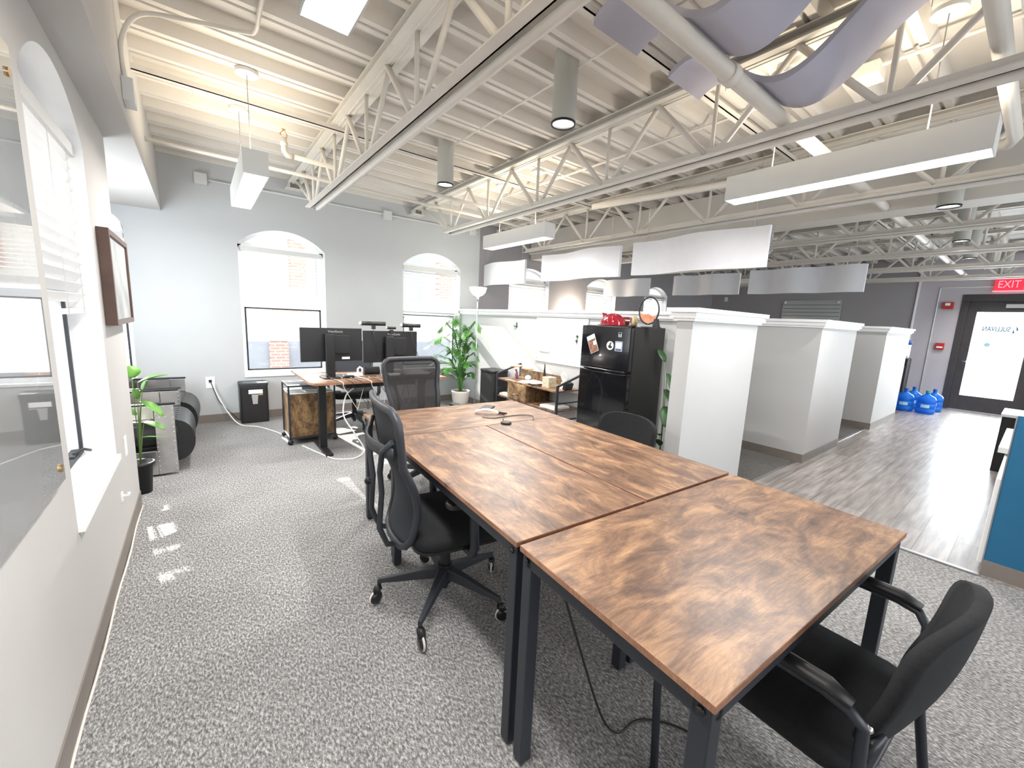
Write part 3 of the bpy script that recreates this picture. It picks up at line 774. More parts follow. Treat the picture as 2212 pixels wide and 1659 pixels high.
def caster(ang, R, root):
    x, y = R * math.cos(ang), R * math.sin(ang)
    a2 = ang + .75; dx, dy = math.cos(a2), math.sin(a2)
    c = MB().tube([(x, y, .085), (x, y, .118)], .010, 8)
    c.tube([(x - dx * .004, y - dy * .004, .088), (x + dx * .012, y + dy * .012, .08), (x + dx * .022, y + dy * .022, .06)], [.016, .02, .017], 10)
    fk = build('caster', c, 'black', root)
    Mx = Matrix.Translation((x + dx * .020, y + dy * .020, .0375)) @ Matrix.Rotation(a2, 4, 'Z')
    mb = MB().lathe([(.001, -.016), (.018, -.016), (.030, -.011), (.0345, 0), (.030, .011), (.018, .016), (.001, .016)], n=24, axis='y'); mb.xform(Mx)
    wh = build('wheel', mb, 'fridge', fk)
    mb = MB().lathe([(.0325, -.005), (.0372, -.003), (.0372, .003), (.0325, .005)], n=24, axis='y'); mb.xform(Mx)
    build('wheel_tread', mb, 'pot', fk)
    return fk


def office_chair(label, star, arms=True, mesh='chair_mesh', fr=.0165, seat_m='black_soft', seat_z=.45):
    t = thing('office_chair', label, 'chair', group='black swivel office chairs')
    for k in range(5):
        a = star + 2 * pi * k / 5; ca, sa = math.cos(a), math.sin(a); na, nb = -sa, ca
        prof = [(.02, .052, .135, .185), (.12, .036, .125, .172), (.24, .026, .115, .145), (.325, .018, .108, .130)]
        vs = []
        for r, w, zl, zh in prof:
            for s, z in ((-1, zl), (1, zl), (.75, zh), (-.75, zh)): vs.append((r * ca + na * w * s * .62, r * sa + nb * w * s * .62, z))
        fs = [(i * 4 + k2, i * 4 + (k2 + 1) % 4, i * 4 + 4 + (k2 + 1) % 4, i * 4 + 4 + k2) for i in range(3) for k2 in range(4)] + [(3, 2, 1, 0), (12, 13, 14, 15)]
        mbx = MB().add(vs, fs)
        build('base_leg', mbx, 'grey_black', t, bevel=.004)
        caster(a, .318, t)
    build('hub', MB().cyl((0, 0, .10), .036, .10), 'black', t)
    build('gas_lift', MB().cyl((0, 0, .07), .02, .30).cyl((0, 0, .19), .027, .14), 'black', t)
    build('mechanism', MB().box(-.09, .09, -.14, .10, seat_z - .085, seat_z - .045).box(-.035, .035, -.2, -.1, seat_z - .08, seat_z - .05), 'black', t, bevel=.008)
    build('lever', MB().tube([(.08, .03, seat_z - .07), (.24, .05, seat_z - .075)], .006, 8).sphere((.25, .05, seat_z - .075), .016, 10, (1.6, 1, .6)), 'black', t)
    build('seat', cushion(MB(), .49, .47, seat_z - .045, seat_z + .035, .1, .02), seat_m, t)
    build('seat_pan', MB().prism([(p[0], p[1] + .02) for p in rrect(.46, .44, .09)], seat_z - .055, seat_z - .04), 'black', t)
    # backrest: bulging frame loop and mesh
    H0, H1 = seat_z - .03, 1.045
    def bp(u, v):          # u in -1..1, v 0..1
        w = .175 + (.255 - .175) * min(1, v * 1.15) ** .8
        y = -.235 - .045 * v + .05 * math.sin(pi * min(1, v / .62)) * (1 if v < .62 else 0) - .035 * max(0, v - .55) + .035 * (1 - u * u) * -1 * .9
        return Vector((u * w, y, H0 + (H1 - H0) * v))
    loop = []
    for i in range(15): loop.append(bp(-1, .07 + .86 * i / 14))
    for u in (-.92, -.8, -.4, 0, .4, .8, .92): loop.append(bp(u, 1 if abs(u) < .85 else .975))
    for i in range(15): loop.append(bp(1, .93 - .86 * i / 14))
    for u in (.9, .75, .4, 0, -.4, -.75, -.9): loop.append(bp(u, 0 if abs(u) < .85 else .02))
    build('backrest_frame', MB().tube(loop, fr, 10, closed=True), 'grey_black', t)
    build('backrest_mesh', MB().grid(lambda a, b: bp(-1 + 2 * a, b), 14, 18), mesh, t, solid=.003)
    # rear spine tubes and upper cross band
    for s in (-1, 1):
        build('spine_tube', MB().tube([(s * .07, -.20, seat_z - .06), (s * .09, -.30, seat_z - .03), (s * .10, -.335, seat_z + .06), (s * .105, -.325, seat_z + .22), (s * .12, -.335, seat_z + .32), (s * .17, -.335, seat_z + .42), (s * .225, -.305, seat_z + .475)], .0125, 8), 'grey_black', t)
    build('lumbar_band', MB().grid(lambda a, b: Vector(((-1 + 2 * a) * .235, -.305 - .055 * math.cos((-1 + 2 * a) * pi / 2), seat_z + .40 + .05 * b)), 16, 2), 'grey_black', t, solid=.008)
    build('adjust_knob', MB().sphere((-.12, -.345, seat_z + .19), .018, 12).tube([(-.10, -.335, seat_z + .19), (-.12, -.345, seat_z + .19)], .008, 8), 'black', t)
    if arms:
        for s in (-1, 1):
            ar = build('armrest', MB().tube([(s * .16, .02, seat_z - .06), (s * .27, .03, seat_z - .055), (s * .295, .03, seat_z - .02), (s * .295, .02, seat_z + .19)], [.02, .02, .022, .019], 8), 'grey_black', t)
            mb = MB().prism(rrect(.075, .25, .035), seat_z + .19, seat_z + .215); mb.xform(Matrix.Translation((s * .295, .02, 0)))
            build('arm_pad', mb, 'black', ar, bevel=.008)
    return t
c1 = office_chair('mesh backed swivel chair pushed under the left side of the tables', math.radians(7 + 99.2))
c1.location = (.915, 1.665, 0); c1.rotation_euler = (0, 0, math.radians(-99.2))
c2 = office_chair('see-through mesh swivel chair at the far end of the tables', .3, True, 'chair_mesh_open', .021)
c2.location = (1.47, 3.02, 0); c2.rotation_euler = (0, 0, pi + .05)
c3 = dup(c1, (1.50, 5.15, 0), pi - .25, 'swivel chair half hidden behind the computer monitors', 'black swivel office chairs')

# ================================================================== GUEST CHAIRS
def guest_chair(label, group='black guest armchairs'):
    t = thing('guest_chair', label, 'chair', group=group)
    hw = .285
    for s in (-1, 1):
        build('frame_side', MB().tube([(s * hw, .23, .012), (s * hw, .25, .30), (s * hw, .25, .55), (s * hw, .235, .60), (s * hw, .18, .63), (s * hw, .05, .635), (s * hw, -.14, .64), (s * hw, -.19, .63), (s * (hw - .015), -.215, .60), (s * (hw - .03), -.22, .45), (s * (hw - .02), -.26, .22), (s * (hw - .02), -.30, .012)], .0125, 10), 'black_metal', t)
        mb = MB().tube([(s * hw, .2, .645), (s * hw, .05, .655), (s * hw, -.15, .658), (s * hw, -.195, .645)], [.014, .024, .024, .016], 10, flat=.6)
        build('arm_pad', mb, 'black', t)
        for y in (.23, -.30): build('foot_pad', MB().cyl((s * (hw if y > 0 else hw - .02), y, 0), .015, .014), 'black', t)
    build('crossbar', MB().tube([(-hw, .21, .40), (hw, .21, .40)], .011, 8), 'black_metal', t)
    build('crossbar', MB().tube([(-hw + .03, -.215, .40), (hw - .03, -.215, .40)], .011, 8), 'black_metal', t)
    build('seat', cushion(MB(), .50, .47, .405, .47, .07, .01), 'black_soft', t)
    def bp(a, b):
        u = -1 + 2 * a; b = .5 - .5 * math.cos(pi * b); c = abs(2 * b - 1)
        w = (.215 + .03 * b) * max(0.02, 1 - c ** 5) ** .4
        return Vector((u * w, -.215 - .10 * b + .055 * (u * w / .24) ** 2 - .02 * math.sin(pi * b), .45 + .39 * b))
    build('backrest', MB().grid(bp, 18, 20), 'black_soft', t, solid=.028)
    for s in (-1, 1):
        build('back_bracket', MB().tube([(s * (hw - .03), -.22, .52), (s * .2, -.235, .56)], .012, 8), 'black_metal', t)
        build('bolt', MB().sphere((s * (hw - .02), -.222, .60), .010, 8), 'chrome', t)
    return t
g1 = guest_chair('low backed guest armchair at the bottom right corner, nearest the camera')
g1.location = (1.35, .31, 0); g1.rotation_euler = (0, 0, TA + .0)
g3 = dup(g1, (2.16, 1.73, 0), pi / 2 + .06, 'guest armchair tucked in between the tables and the fridge', 'black guest armchairs')
g3.scale = (1, 1, .93)

# floor cables and power brick under the near table
tag(build('power_cable', MB().tube(smooth_path([(.82, .80, .69), (.90, .76, .42), (1.0, .72, .12), (1.08, .70, .012), (1.18, .69, .006), (1.26, .62, .006), (1.30, .52, .006), (1.24, .44, .006), (1.16, .42, .006)]), .004, 6), 'black'), 'thin black cable trailing on the carpet under the near table', 'cable')

# ================================================================== FRIDGE
t = thing('refrigerator', 'black two-door refrigerator against the white partition', 'fridge', (2.995, 2.20, 0))
build('cabinet', MB().box(.055, .525, 0, .575, .03, 1.405), 'fridge_side', t, bevel=.006)
fd = build('freezer_door', MB().box(0, .05, .0, .575, 1.005, 1.40), 'fridge', t, bevel=.008)
rd = build('fresh_food_door', MB().box(0, .05, .0, .575, .06, .985), 'fridge', t, bevel=.008)
build('handle', MB().tube([(.0, .02, .998), (-.022, .05, 1.0), (-.026, .25, 1.0), (-.02, .42, 1.0), (.0, .56, 1.004)], .012, 8, flat=.7), 'fridge', fd)
build('handle', MB().tube([(.0, .02, .975), (-.02, .05, .975), (-.024, .25, .975), (-.018, .42, .976), (.0, .56, .98)], .010, 8, flat=.7), 'fridge', rd)
b_ = build('maker_badge', MB().box(-.003, 0, .098, .132, 1.105 + .205, 1.105 + .245), 'chrome', fd)
build('badge_mark', MB().box(-.0045, -.003, .102, .128, 1.330, 1.349).box(-.0045, -.003, .102, .128, 1.315, 1.325), 'black', b_)
build('hinge_cap', MB().box(.005, .08, .005, .05, 1.405, 1.42), 'black', t, bevel=.003)
build('kick_plate', MB().box(.03, .05, .01, .565, 0, .055), 'black', t)
def card(name, label, cat, yc, zc, w, h, ang, m):
    root = thing(name, label, cat, (2.9925, yc, zc)); root.rotation_euler = (ang, 0, 0)
    return root
k = card('photo_card', 'tilted brown and white picture card on the freezer door', 'card', 2.628, 1.228, 0, 0, -.42, None)
build('card_sheet', MB().box(-.0015, 0.0015, -.05, .05, -.085, .085), 'paper', k)
build('card_picture', MB().box(-.0025, -.0015, -.047, .047, -.082, -.02).box(-.0025, -.0015, -.047, .047, .02, .042).box(-.0025, -.0015, -.01, .047, -.02, .02), 'photo_print', k)
k = card('round_sticker', 'round white sticker with black duck silhouette on the freezer door', 'sticker', 2.417, 1.226, 0, 0, 0, None)
build('sticker_disc', MB().cyl((-.002, 0, 0), .04, .003, 28, 'x'), 'paper', k)
build('duck_silhouette', MB().prism([(.02, -.008), (.012, -.02), (-.002, -.026), (-.02, -.020), (-.026, -.004), (-.012, -.004), (-.008, .008), (-.010, .020), (-.020, .024), (-.010, .030), (-.001, .028), (.004, .016), (.010, .002), (.028, -.006)], -.0035, -.002, 'x'), 'black', k)
k = card('picture_magnet', 'small pale blue framed magnet beside the duck sticker', 'magnet', 2.32, 1.226, 0, 0, 0, None)
build('magnet_plate', MB().box(-.0015, .0015, -.04, .04, -.045, .045), 'light_blue', k)
build('magnet_print', MB().box(-.0025, -.0015, -.03, .03, -.015, .03), 'white', k)
build('magnet_caption', MB().box(-.0025, -.0015, -.03, .03, -.038, -.026), 'grey_black', k)
# things on top of the fridge
t = thing('hard_hat', 'glossy red fire helmet resting on top of the refrigerator', 'helmet', (3.20, 2.57, 1.406))
build('shell', MB().sphere((0, 0, 0), 1, 24, (.11, .125, .115), z0=0), 'red', t)
build('brim', MB().lathe([(.10, 0), (.145, .004), (.147, .010), (.10, .012)], n=28), 'red', t)
build('front_crest', MB().prism([(.10, .02), (.135, .125), (.095, .115), (.075, .03)], -.012, .012, 'x'), 'red', t)
mb = MB()
for q in range(6): a = pi * q / 6; mb.tube([(.112 * math.cos(a) * math.cos(b), .127 * math.sin(a) * math.cos(b), .116 * math.sin(b)) for b in [pi * j / 12 for j in range(13)]], .004, 5)
build('ribs', mb, 'red', t)
t = thing('coffee_mug', 'dark maroon cup leaning behind the red helmet', 'mug', (3.30, 2.50, 1.406))
build('cup', MB().lathe([(.001, 0), (.035, 0), (.04, .09), (.036, .09), (.032, .006), (.001, .006)], n=20), 'maroon', t)
build('cup_band', MB().lathe([(.0385, .05), (.041, .05), (.042, .062), (.0395, .062)], n=20), 'white', t)
t = thing('gnome_figure', 'small tan shell shaped ornament on the fridge', 'ornament', (3.24, 2.36, 1.406))
build('shell_body', MB().sphere((0, 0, .05), .05, 16, (.7, .75, 1.05)), 'shell', t)
build('shell_opening', MB().sphere((-.03, .012, .06), .018, 12, (.4, .6, 1.6)), 'maroon', t)
t = thing('sand_picture', 'round black framed moving sand picture on a stand atop the fridge', 'ornament', (3.21, 2.19, 1.406))
ring = [(0, .10 * math.sin(2 * pi * k / 40), .148 + .118 * math.cos(2 * pi * k / 40)) for k in range(40)]
build('ring_frame', MB().tube(ring, .007, 8, closed=True), 'black', t)
mb = MB(); mb.prism([(.096 * math.sin(2 * pi * k / 36), .148 + .114 * math.cos(2 * pi * k / 36)) for k in range(36)], -.002, .002, 'x')
build('glass_disc', mb, 'glass', t)
sd = []
for k in range(13): a = pi / 2 + .15 + (pi - .3) * k / 12; sd.append((.092 * math.sin(a), .148 + .108 * math.cos(a)))
top = [(-.085, .115), (-.04, .10), (0, .122), (.04, .108), (.085, .125)]
build('sand', MB().prism(sd[::-1][::-1] + top, -.0035, .0035, 'x'), 'orange', t)
build('stand', MB().prism([(-.115, .002), (-.06, .002), (-.07, .075), (-.095, .075)], -.02, .02, 'x').box(-.03, .03, -.12, .05, 0, .006), 'black', t)

# ================================================================== PARTITION ITEMS
t = thing('whiteboard', 'wall mounted glass whiteboard between the hook and the fridge', 'whiteboard', (3.560, 3.66, 1.2))
build('board', MB().box(-.004, .004, -.45, .45, -.30, .265), 'whiteboard', t)
mb = MB()
for y in (-.41, .41):
    for z in (-.26, .25): mb.cyl((-.012, y, z), .010, .012, 12, 'x')
build('standoff', mb, 'brushed', t)
t = thing('paper_sheet', 'curled pinned paper sheet on the whiteboard', 'paper', (3.55, 3.94, 1.17))
build('sheet', MB().grid(lambda a, b: Vector((.002 - .012 * (1 - b) ** 2, -.1 + .2 * a + .04 * (b - .5), -.15 + .30 * b)), 4, 10), 'paper', t, solid=.001)
build('clip', MB().box(-.008, .004, -.03, -.015, .13, .165), 'brushed', t)
t = thing('wall_hook', 'small dark cactus shaped hook on the white partition', 'hook', (3.563, 4.55, 1.35))
build('hook_plate', MB().sphere((0, 0, 0), .022, 14, (.35, .8, 2.0)), 'leaf_dark', t)
build('hook_arm', MB().tube([(-.006, .01, -.02), (-.02, .03, -.02), (-.02, .034, .0)], .007, 8), 'leaf_dark', t)
for i, (y, z) in enumerate(((3.365, 1.26), (3.37, 1.205))):
    tag(build('magnet', MB().sphere((3.55, y, z), .018, 12, (.5, 1, 1)).tube([(3.55, y, z - .015), (3.55, y - .003, z - .04)], .003, 6), 'leaf_dark'), ['upper dark green magnet on the whiteboard left of the fridge', 'lower dark green magnet on the whiteboard left of the fridge'][i], 'magnet')
# credenza
t = thing('credenza', 'low rustic sideboard with black rail ends against the partition', 'sideboard', (3.35, 3.80, 0))
X0, X1, Y0, Y1 = -.19, .20, -.56, .60
fm = MB()
for y in (Y0, Y1):
    fm.bar((X0, y, 0), (X0, y, .70), .022).bar((X1, y, 0), (X1, y, .82), .022)
    fm.bar((X0, y, .70), (X1, y, .82), .022).bar((X0, y, .30), (X1, y, .30), .016).bar((X0, y, .50), (X1, y, .50), .014).bar((X0, y, .06), (X1, y, .06), .016)
fm.bar((X1, Y0, .06), (X1, Y1, .06), .016)
build('frame', fm, 'black_metal', t)
build('worktop', MB().box(X0, X1, Y0 + .01, Y1 - .01, .625, .642), 'rustic', t)
build('back_rail', MB().box(X1 - .012, X1, Y0 + .25, Y1 - .02, .642, .755), 'rustic_front', t)
build('shelf', MB().box(X0, X1, Y0 + .01, Y1 - .01, .40, .416), 'rustic', t)
build('shelf', MB().box(X0, X1, Y0 + .01, Y1 - .01, .12, .136), 'rustic', t)
build('cabinet_box', MB().box(X0 + .01, X1, -.02, .36, .416, .625), 'rustic_front', t)
dr = build('drawer', MB().box(X0 - .008, X0 + .01, -.015, .355, .42, .62), 'rustic_front', t, bevel=.002)
build('handle', MB().tube([(X0 - .01, .11, .485), (X0 - .026, .12, .485), (X0 - .026, .22, .485), (X0 - .01, .23, .485)], .005, 6), 'black', dr)
build('lock', MB().cyl((X0 - .013, .17, .585), .010, .006, 12, 'x'), 'chrome', dr)
# things on the credenza
def jar(x, y, z, r, h, label, lidm='wood_lid'):
    t = thing('glass_jar', label, 'jar', (x, y, z))
    build('glass_body', MB().lathe([(.001, 0), (r, 0), (r, h), (r - .003, h), (r - .003, .004), (.001, .004)], n=28), 'glass', t)
    build('lid', MB().cyl((0, 0, h), r + .006, .012, 28), lidm, t)
jar(3.33, 4.22, .643, .085, .17, 'larger clear glass jar with a wooden lid on the sideboard')
jar(3.38, 4.02, .643, .060, .15, 'smaller clear glass jar with a wooden lid on the sideboard')
t = thing('bottle', 'purple bottle leaning inside the larger jar', 'bottle', (3.33, 4.21, .65))
build('bottle_body', MB().tube([(0, -.02, .0), (0, .005, .09)], .022, 12).tube([(0, .005, .09), (0, .012, .12)], .014, 10), 'purple', t)
tag(build('candy_pile', MB().sphere((3.38, 4.02, .685), .045, 12, (1, 1, .8)), 'paper'), 'pale wrapped sweets inside the smaller jar', 'sweets', kind='stuff')
tag(build('tissue_box', MB().box(3.24, 3.36, 3.47, 3.59, .643, .765), 'pattern_box', bevel=.003), 'square patterned tissue box on the sideboard', 'tissue box')
for i, (y, dz, a, m) in enumerate(((3.86, 0, .3, 'magazine'), (3.83, .008, .1, 'paper'), (3.80, .016, -.15, 'magazine'))):
    mb = MB().box(-.10, .10, -.14, .14, 0, .007); mb.xform(Matrix.Translation((3.29, y, .643 + dz)) @ Matrix.Rotation(a, 4, 'Z'))
    tag(build('magazine', mb, m), ['bottom magazine of the fanned pile on the sideboard', 'plain white middle sheet of the pile on the sideboard', 'top glossy magazine of the pile on the sideboard'][i], 'magazine', 'magazines on the sideboard')
mb = MB().box(-.015, .015, -.10, .10, 0, .012); mb.xform(Matrix.Translation((3.20, 3.68, .643)) @ Matrix.Rotation(.1, 4, 'Z'))
tag(build('pen_case', mb, 'black', bevel=.004), 'slim black case at the front edge of the sideboard', 'case')
t = thing('desk_feather', 'tall black leaf shaped ornament behind the tissue box', 'ornament', (3.37, 3.70, .643))
build('blade', MB().prism([(-.012, 0), (.012, 0), (.016, .10), (.0, .26), (-.016, .10)], -.006, .006, 'x'), 'black', t)
t = thing('round_mirror', 'tilted white round vanity mirror at the sideboard end', 'mirror', (3.36, 3.34, .643))
mb = MB().cyl((0, 0, 0), .085, .012, 28, 'x'); mb.xform(Matrix.Translation((0, 0, .12)) @ Matrix.Rotation(-.35, 4, 'Y') @ Matrix.Rotation(-.3, 4, 'Z'))
build('mirror_disc', mb, 'white', t)
build('mirror_base', MB().prism([(-.05, 0), (.05, 0), (.03, .08), (-.03, .08)], -.02, .03, 'x'), 'white', t)
tag(build('headphone_stand', MB().box(3.30, 3.42, 3.25, 3.30, .643, .73, Matrix.Rotation(.3, 3, 'X')), 'black', bevel=.006), 'dark gadget next to the rail at the sideboard end', 'gadget')
for i, (y, z) in enumerate(((3.42, .417), (4.25, .417))):
    tag(build('paper_tray', MB().box(3.18, 3.42, y - .13, y + .12, z, z + .025).box(3.19, 3.41, y - .12, y + .11, z + .025, z + .03), 'paper'), ['paper stack on the lower shelf at the fridge end', 'paper stack on the lower shelf at the bin end'][i], 'paper stack', 'paper stacks on the sideboard shelf')
# trash bin
t = thing('trash_can', 'tall dark step bin between the lamp and the sideboard', 'bin', (3.37, 4.78, 0))
build('body', MB().prism(rrect(.28, .34, .04), 0, .66), 'fridge_side', t, bevel=.004)
build('lid', MB().prism(rrect(.29, .35, .04), .665, .70), 'black', t, bevel=.01)
# torchiere
t = thing('floor_lamp', 'slim torchiere lamp with glowing white bowl beside the palm', 'lamp', (3.30, 5.17, 0))
build('base', MB().lathe([(.001, 0), (.13, 0), (.13, .015), (.02, .03), (.001, .03)], n=28), 'brushed', t)
build('pole', MB().tube([(0, 0, .02), (0, 0, 1.70)], .009, 8), 'brushed', t)
build('lamp_shade', MB().lathe([(.02, 1.735), (.07, 1.755), (.11, 1.80), (.128, 1.865), (.125, 1.865), (.105, 1.805), (.02, 1.745)], n=28), 'glow_soft', t)
build('socket', MB().lathe([(.01, 1.66), (.016, 1.68), (.035, 1.745), (.02, 1.75)], n=16), 'brushed', t)
l = bpy.data.lights.new('bulb', 'POINT'); l.energy = 8; l.color = (1, .95, .88); l.shadow_soft_size = .05
o = bpy.data.objects.new('bulb', l); COL.objects.link(o); o.parent = t; o.location = (0, 0, 1.9)

# wall wash lamp beyond the partition (glow on the dark far wall)
t = thing('floor_lamp', 'uplighter lamp hidden behind the partition, glowing on the dark wall', 'lamp', (6.25, 6.0, 0))
build('base', MB().cyl((0, 0, .004), .12, .02), 'black', t)
build('pole', MB().tube([(0, 0, .02), (0, 0, 1.30)], .01, 8), 'black', t)
build('lamp_shade', MB().lathe([(.02, 1.30), (.08, 1.33), (.11, 1.40), (.107, 1.40), (.02, 1.32)], n=24), 'glow_soft', t)
l = bpy.data.lights.new('bulb', 'POINT'); l.energy = 26; l.color = (1, .85, .68); l.shadow_soft_size = .04
o = bpy.data.objects.new('bulb', l); COL.objects.link(o); o.parent = t; o.location = (0, 0, 1.60)

# ================================================================== PLANTS
def leaf(mb, base, d, up, L, w, curl=.25, n=6):
    base, d, up = Vector(base), Vector(d).normalized(), Vector(up); s = d.cross(up).normalized(); upn = s.cross(d)
    rows = []
    for i in range(n + 1):
        tt = i / n; c = base + d * L * tt - Vector((0, 0, 1)) * curl * L * tt * tt; ww = w * math.sin(pi * min(.999, tt * .9 + .07)) ** .8
        rows += [c - s * ww + upn * ww * .25, c, c + s * ww + upn * ww * .25]
    mb.add(rows, [(i * 3 + k, i * 3 + k + 1, i * 3 + k + 4, i * 3 + k + 3) for i in range(n) for k in range(2)], True)

t = thing('potted_palm', 'tall areca palm in a cream pot by the far wall', 'plant', (3.27, 5.55, 0))
build('pot', MB().lathe([(.001, 0), (.095, 0), (.125, .10), (.145, .24), (.15, .27), (.14, .27), (.13, .24)], n=28), 'pot', t)
build('soil', MB().cyl((0, 0, .235), .13, .01), 'soil', t)
rnd = random.Random(3)
for k in range(26):
    a = k * 2.4 + rnd.random() * .5; h = .26 + .90 * (k / 25); spread = .12 + .09 * rnd.random() + (.05 if 3 < k < 19 else 0)
    ca, sa = math.cos(a), math.sin(a)
    if ca > .1: spread = min(spread, .085 / max(ca, .5))
    r0 = .35 if k > 13 else .6
    pts = [Vector((ca * .02, sa * .02, .24)), Vector((ca * spread * .3, sa * spread * .3, .24 + h * .6)), Vector((ca * spread * .8, sa * spread * .8, .24 + h * .9)), Vector((ca * spread * 1.5, sa * spread * 1.5, .24 + h * 1.02)), Vector((ca * spread * 2.1, sa * spread * 2.1, .24 + h * .94))]
    def cp(q):
        q = min(.9999, q) * 4; i = int(q); f = q - i; return pts[i].lerp(pts[i + 1], f)
    fr = MB().tube([cp(i / 10) for i in range(11)], [.0045 - .0003 * i for i in range(11)], 5)
    for j in range(26):
        q = .26 + .71 * j / 25; c = cp(q); tn = (cp(q + .03) - cp(q - .03)).normalized(); sd_ = tn.cross(Vector((0, 0, 1)))
        if sd_.length < .25: sd_ = Vector((-sa, ca, 0))
        sd_.normalize()
        for s in (-1, 1):
            L = .20 * (1.05 - abs(q - .6) * 1.1); tip = c.x + (tn.x * .9 + sd_.x * s) * L
            if tip > .22: L *= .35
            leaf(fr, c, tn * .9 + sd_ * s + Vector((0, 0, .15)), (0, 0, 1), L, .0095, .35, 3)
    build('frond', fr, 'leaf', t)

def broad_plant(name, label, loc, potr, poth, leaves, m, potm='black', stems=None):
    t = thing(name, label, 'plant', loc)
    build('pot', MB().lathe([(.001, 0), (potr * .75, 0), (potr, poth), (potr + .012, poth), (potr + .012, poth - .02), (potr - .004, poth - .02), (potr * .9, poth - .03), (.001, poth - .03)], n=24), potm, t)
    for (bx, by, bz, dx, dy, dz, L, w) in leaves:
        mb = MB(); mb.tube([(0, 0, poth - .02), (bx * .6, by * .6, bz * .8), (bx, by, bz)], .003, 6); build('stem', mb, 'stem', t)
        mb = MB(); leaf(mb, (bx, by, bz), (dx, dy, dz), (0, 0, 1), L, w, .18, 8); build('leaf', mb, m, t, solid=.0015)
    return t
broad_plant('potted_plant', 'leafy green plant in a black pot at the wall corner', (-.405, 3.99, 0), .072, .24,
            [(.03, 0, .84, .85, .1, .42, .19, .050), (.0, .0, .88, -.1, .3, 1, .11, .055), (.03, .02, .70, .5, -.2, -.35, .16, .055), (.02, 0, .72, -.2, .2, 1, .10, .03),
             (.04, 0, .54, .6, -.2, -.2, .13, .05), (.05, 0, .78, .3, .3, 1, .10, .022), (.02, .03, .42, .8, .2, -.05, .14, .018), (.0, 0, .6, -.5, .3, .4, .12, .04)], 'leaf2')
broad_plant('potted_plant', 'tall dark leafed plant in the nook behind the partition end', (3.38, 2.04, 0), .09, .25,
            [(-.02, .0, 1.0, -.2, -.5, -.6, .20, .04), (.0, .02, .85, -.3, -.7, -.5, .20, .05), (-.03, -.02, .70, -.5, -.4, -.7, .18, .05), (-.04, 0, .42, -.6, -.1, .3, .15, .05), (-.02, 0, .55, .1, -.5, .2, .15, .04), (.0, .05, 1.1, .1, .3, .4, .18, .04), (-.02, .0, .32, -.5, -.1, .6, .14, .04)], 'leaf_dark')

# ================================================================== DESK + COMPUTERS
t = thing('standing_desk', 'rustic topped standing desk with black legs below the window', 'desk', (0, 0, 0))
top = [(.80, 4.13), (.83, 4.08), (.90, 4.055), (2.20, 4.055), (2.20, 4.78), (1.20, 4.80), (1.08, 4.86), (1.05, 5.10), (.80, 5.10)]
mb = MB().prism(top, .728, .75); mb.mi = [1, 0] + [1] * len(top)
build('desktop', mb, ['rustic', 'rustic_edge'], t)
for x in (.96, 2.05):
    lg = build('leg', MB().box(x - .035, x + .035, 4.36, 4.42, .03, .70), 'black', t, bevel=.004)
    build('foot', MB().box(x - .035, x + .035, 4.12, 4.76, 0, .032), 'black', lg, bevel=.01)
build('cross_beam', MB().box(.9, 2.1, 4.36, 4.42, .68, .727).box(1.15, 1.9, 4.22, 4.34, .66, .715), 'black', t)
t = thing('side_cabinet', 'rustic rolling file cabinet with a black open top frame', 'cabinet', (.93, 4.89, 0))
x0, x1, y0, y1 = -.225, .225, -.20, .19
mb = MB()
for x in (x0, x1):
    for y in (y0, y1): mb.bar((x, y, .06), (x, y, .63), .016)
for z in (.63, .07):
    mb.bar((x0, y0, z), (x1, y0, z), .016).bar((x0, y1, z), (x1, y1, z), .016).bar((x0, y0, z), (x0, y1, z), .016).bar((x1, y0, z), (x1, y1, z), .016)
build('frame', mb, 'black_metal', t)
build('top_glass', MB().box(x0, x1, y0, y1, .628, .634), 'grey_black', t)
mb = MB().box(x0 + .004, x1 - .004, y0 + .004, y1 - .004, .08, .545); build('body', mb, 'rustic_front', t)
build('inner_shelf', MB().box(x0 + .006, x1 - .006, y0 + .006, y1 - .006, .545, .552), 'paper', t)
for x in (x0, x1):
    for y in (y0, y1): build('caster', MB().sphere((x, y, .028), .028, 12, (1, .8, 1)).tube([(x, y, .03), (x, y, .065)], .008, 6), 'black', t)
for i in range(2):
    mb = MB().box(-.12, .08, -.10, .08, 0, .014); mb.xform(Matrix.Translation((.98, 4.84, .5525 + i * .015)) @ Matrix.Rotation(.15 - .3 * i, 4, 'Z'))
    tag(build('paper_stack', mb, 'paper'), ['lower white booklet inside the rolling cabinet top', 'upper white booklet inside the rolling cabinet top'][i], 'booklet')

def monitor(x, y, w, z0, z1, rz, label, tx=0.0):
    t = thing('monitor', label, 'monitor', (x, y, .75), rz, 'black computer monitors')
    a, b = z0 - .75, z1 - .75
    sc = build('screen_back', MB().box(-w / 2, w / 2, -.015, .012, a, b), 'black', t, bevel=.004)
    build('electronics_box', MB().box(-.03, .17, -.040, -.012, a + .08, b - .07), 'black', t, bevel=.006)
    build('screen', MB().box(-w / 2 + .008, w / 2 - .008, .0121, .0135, a + .008, b - .008), 'fridge', t)
    build('stand_column', MB().box(-.085, .005, -.085, -.045, .012, b - .055), 'black', t, bevel=.01)
    build('stand_base', MB().prism([(p[0], p[1] - .02) for p in rrect(.24, .22, .05)], 0, .014), 'black', t, bevel=.003)
    text('lettering', 'ViewSonic', .036, 'grey_text', t, basis((.03, -.0165, b - .035), (1, 0, 0), (0, 0, 1)))
    build('label_sticker', MB().box(.09, .17, -.0165, -.015, a + .02, a + .045), 'paper', t)
    build('cable', MB().tube([(-.06, -.04, a + .08), (-.07, -.06, a + .02), (-.06, -.08, -.02 + .03), (-.02, -.10, .02)], .003, 6), 'black', t)
    return t
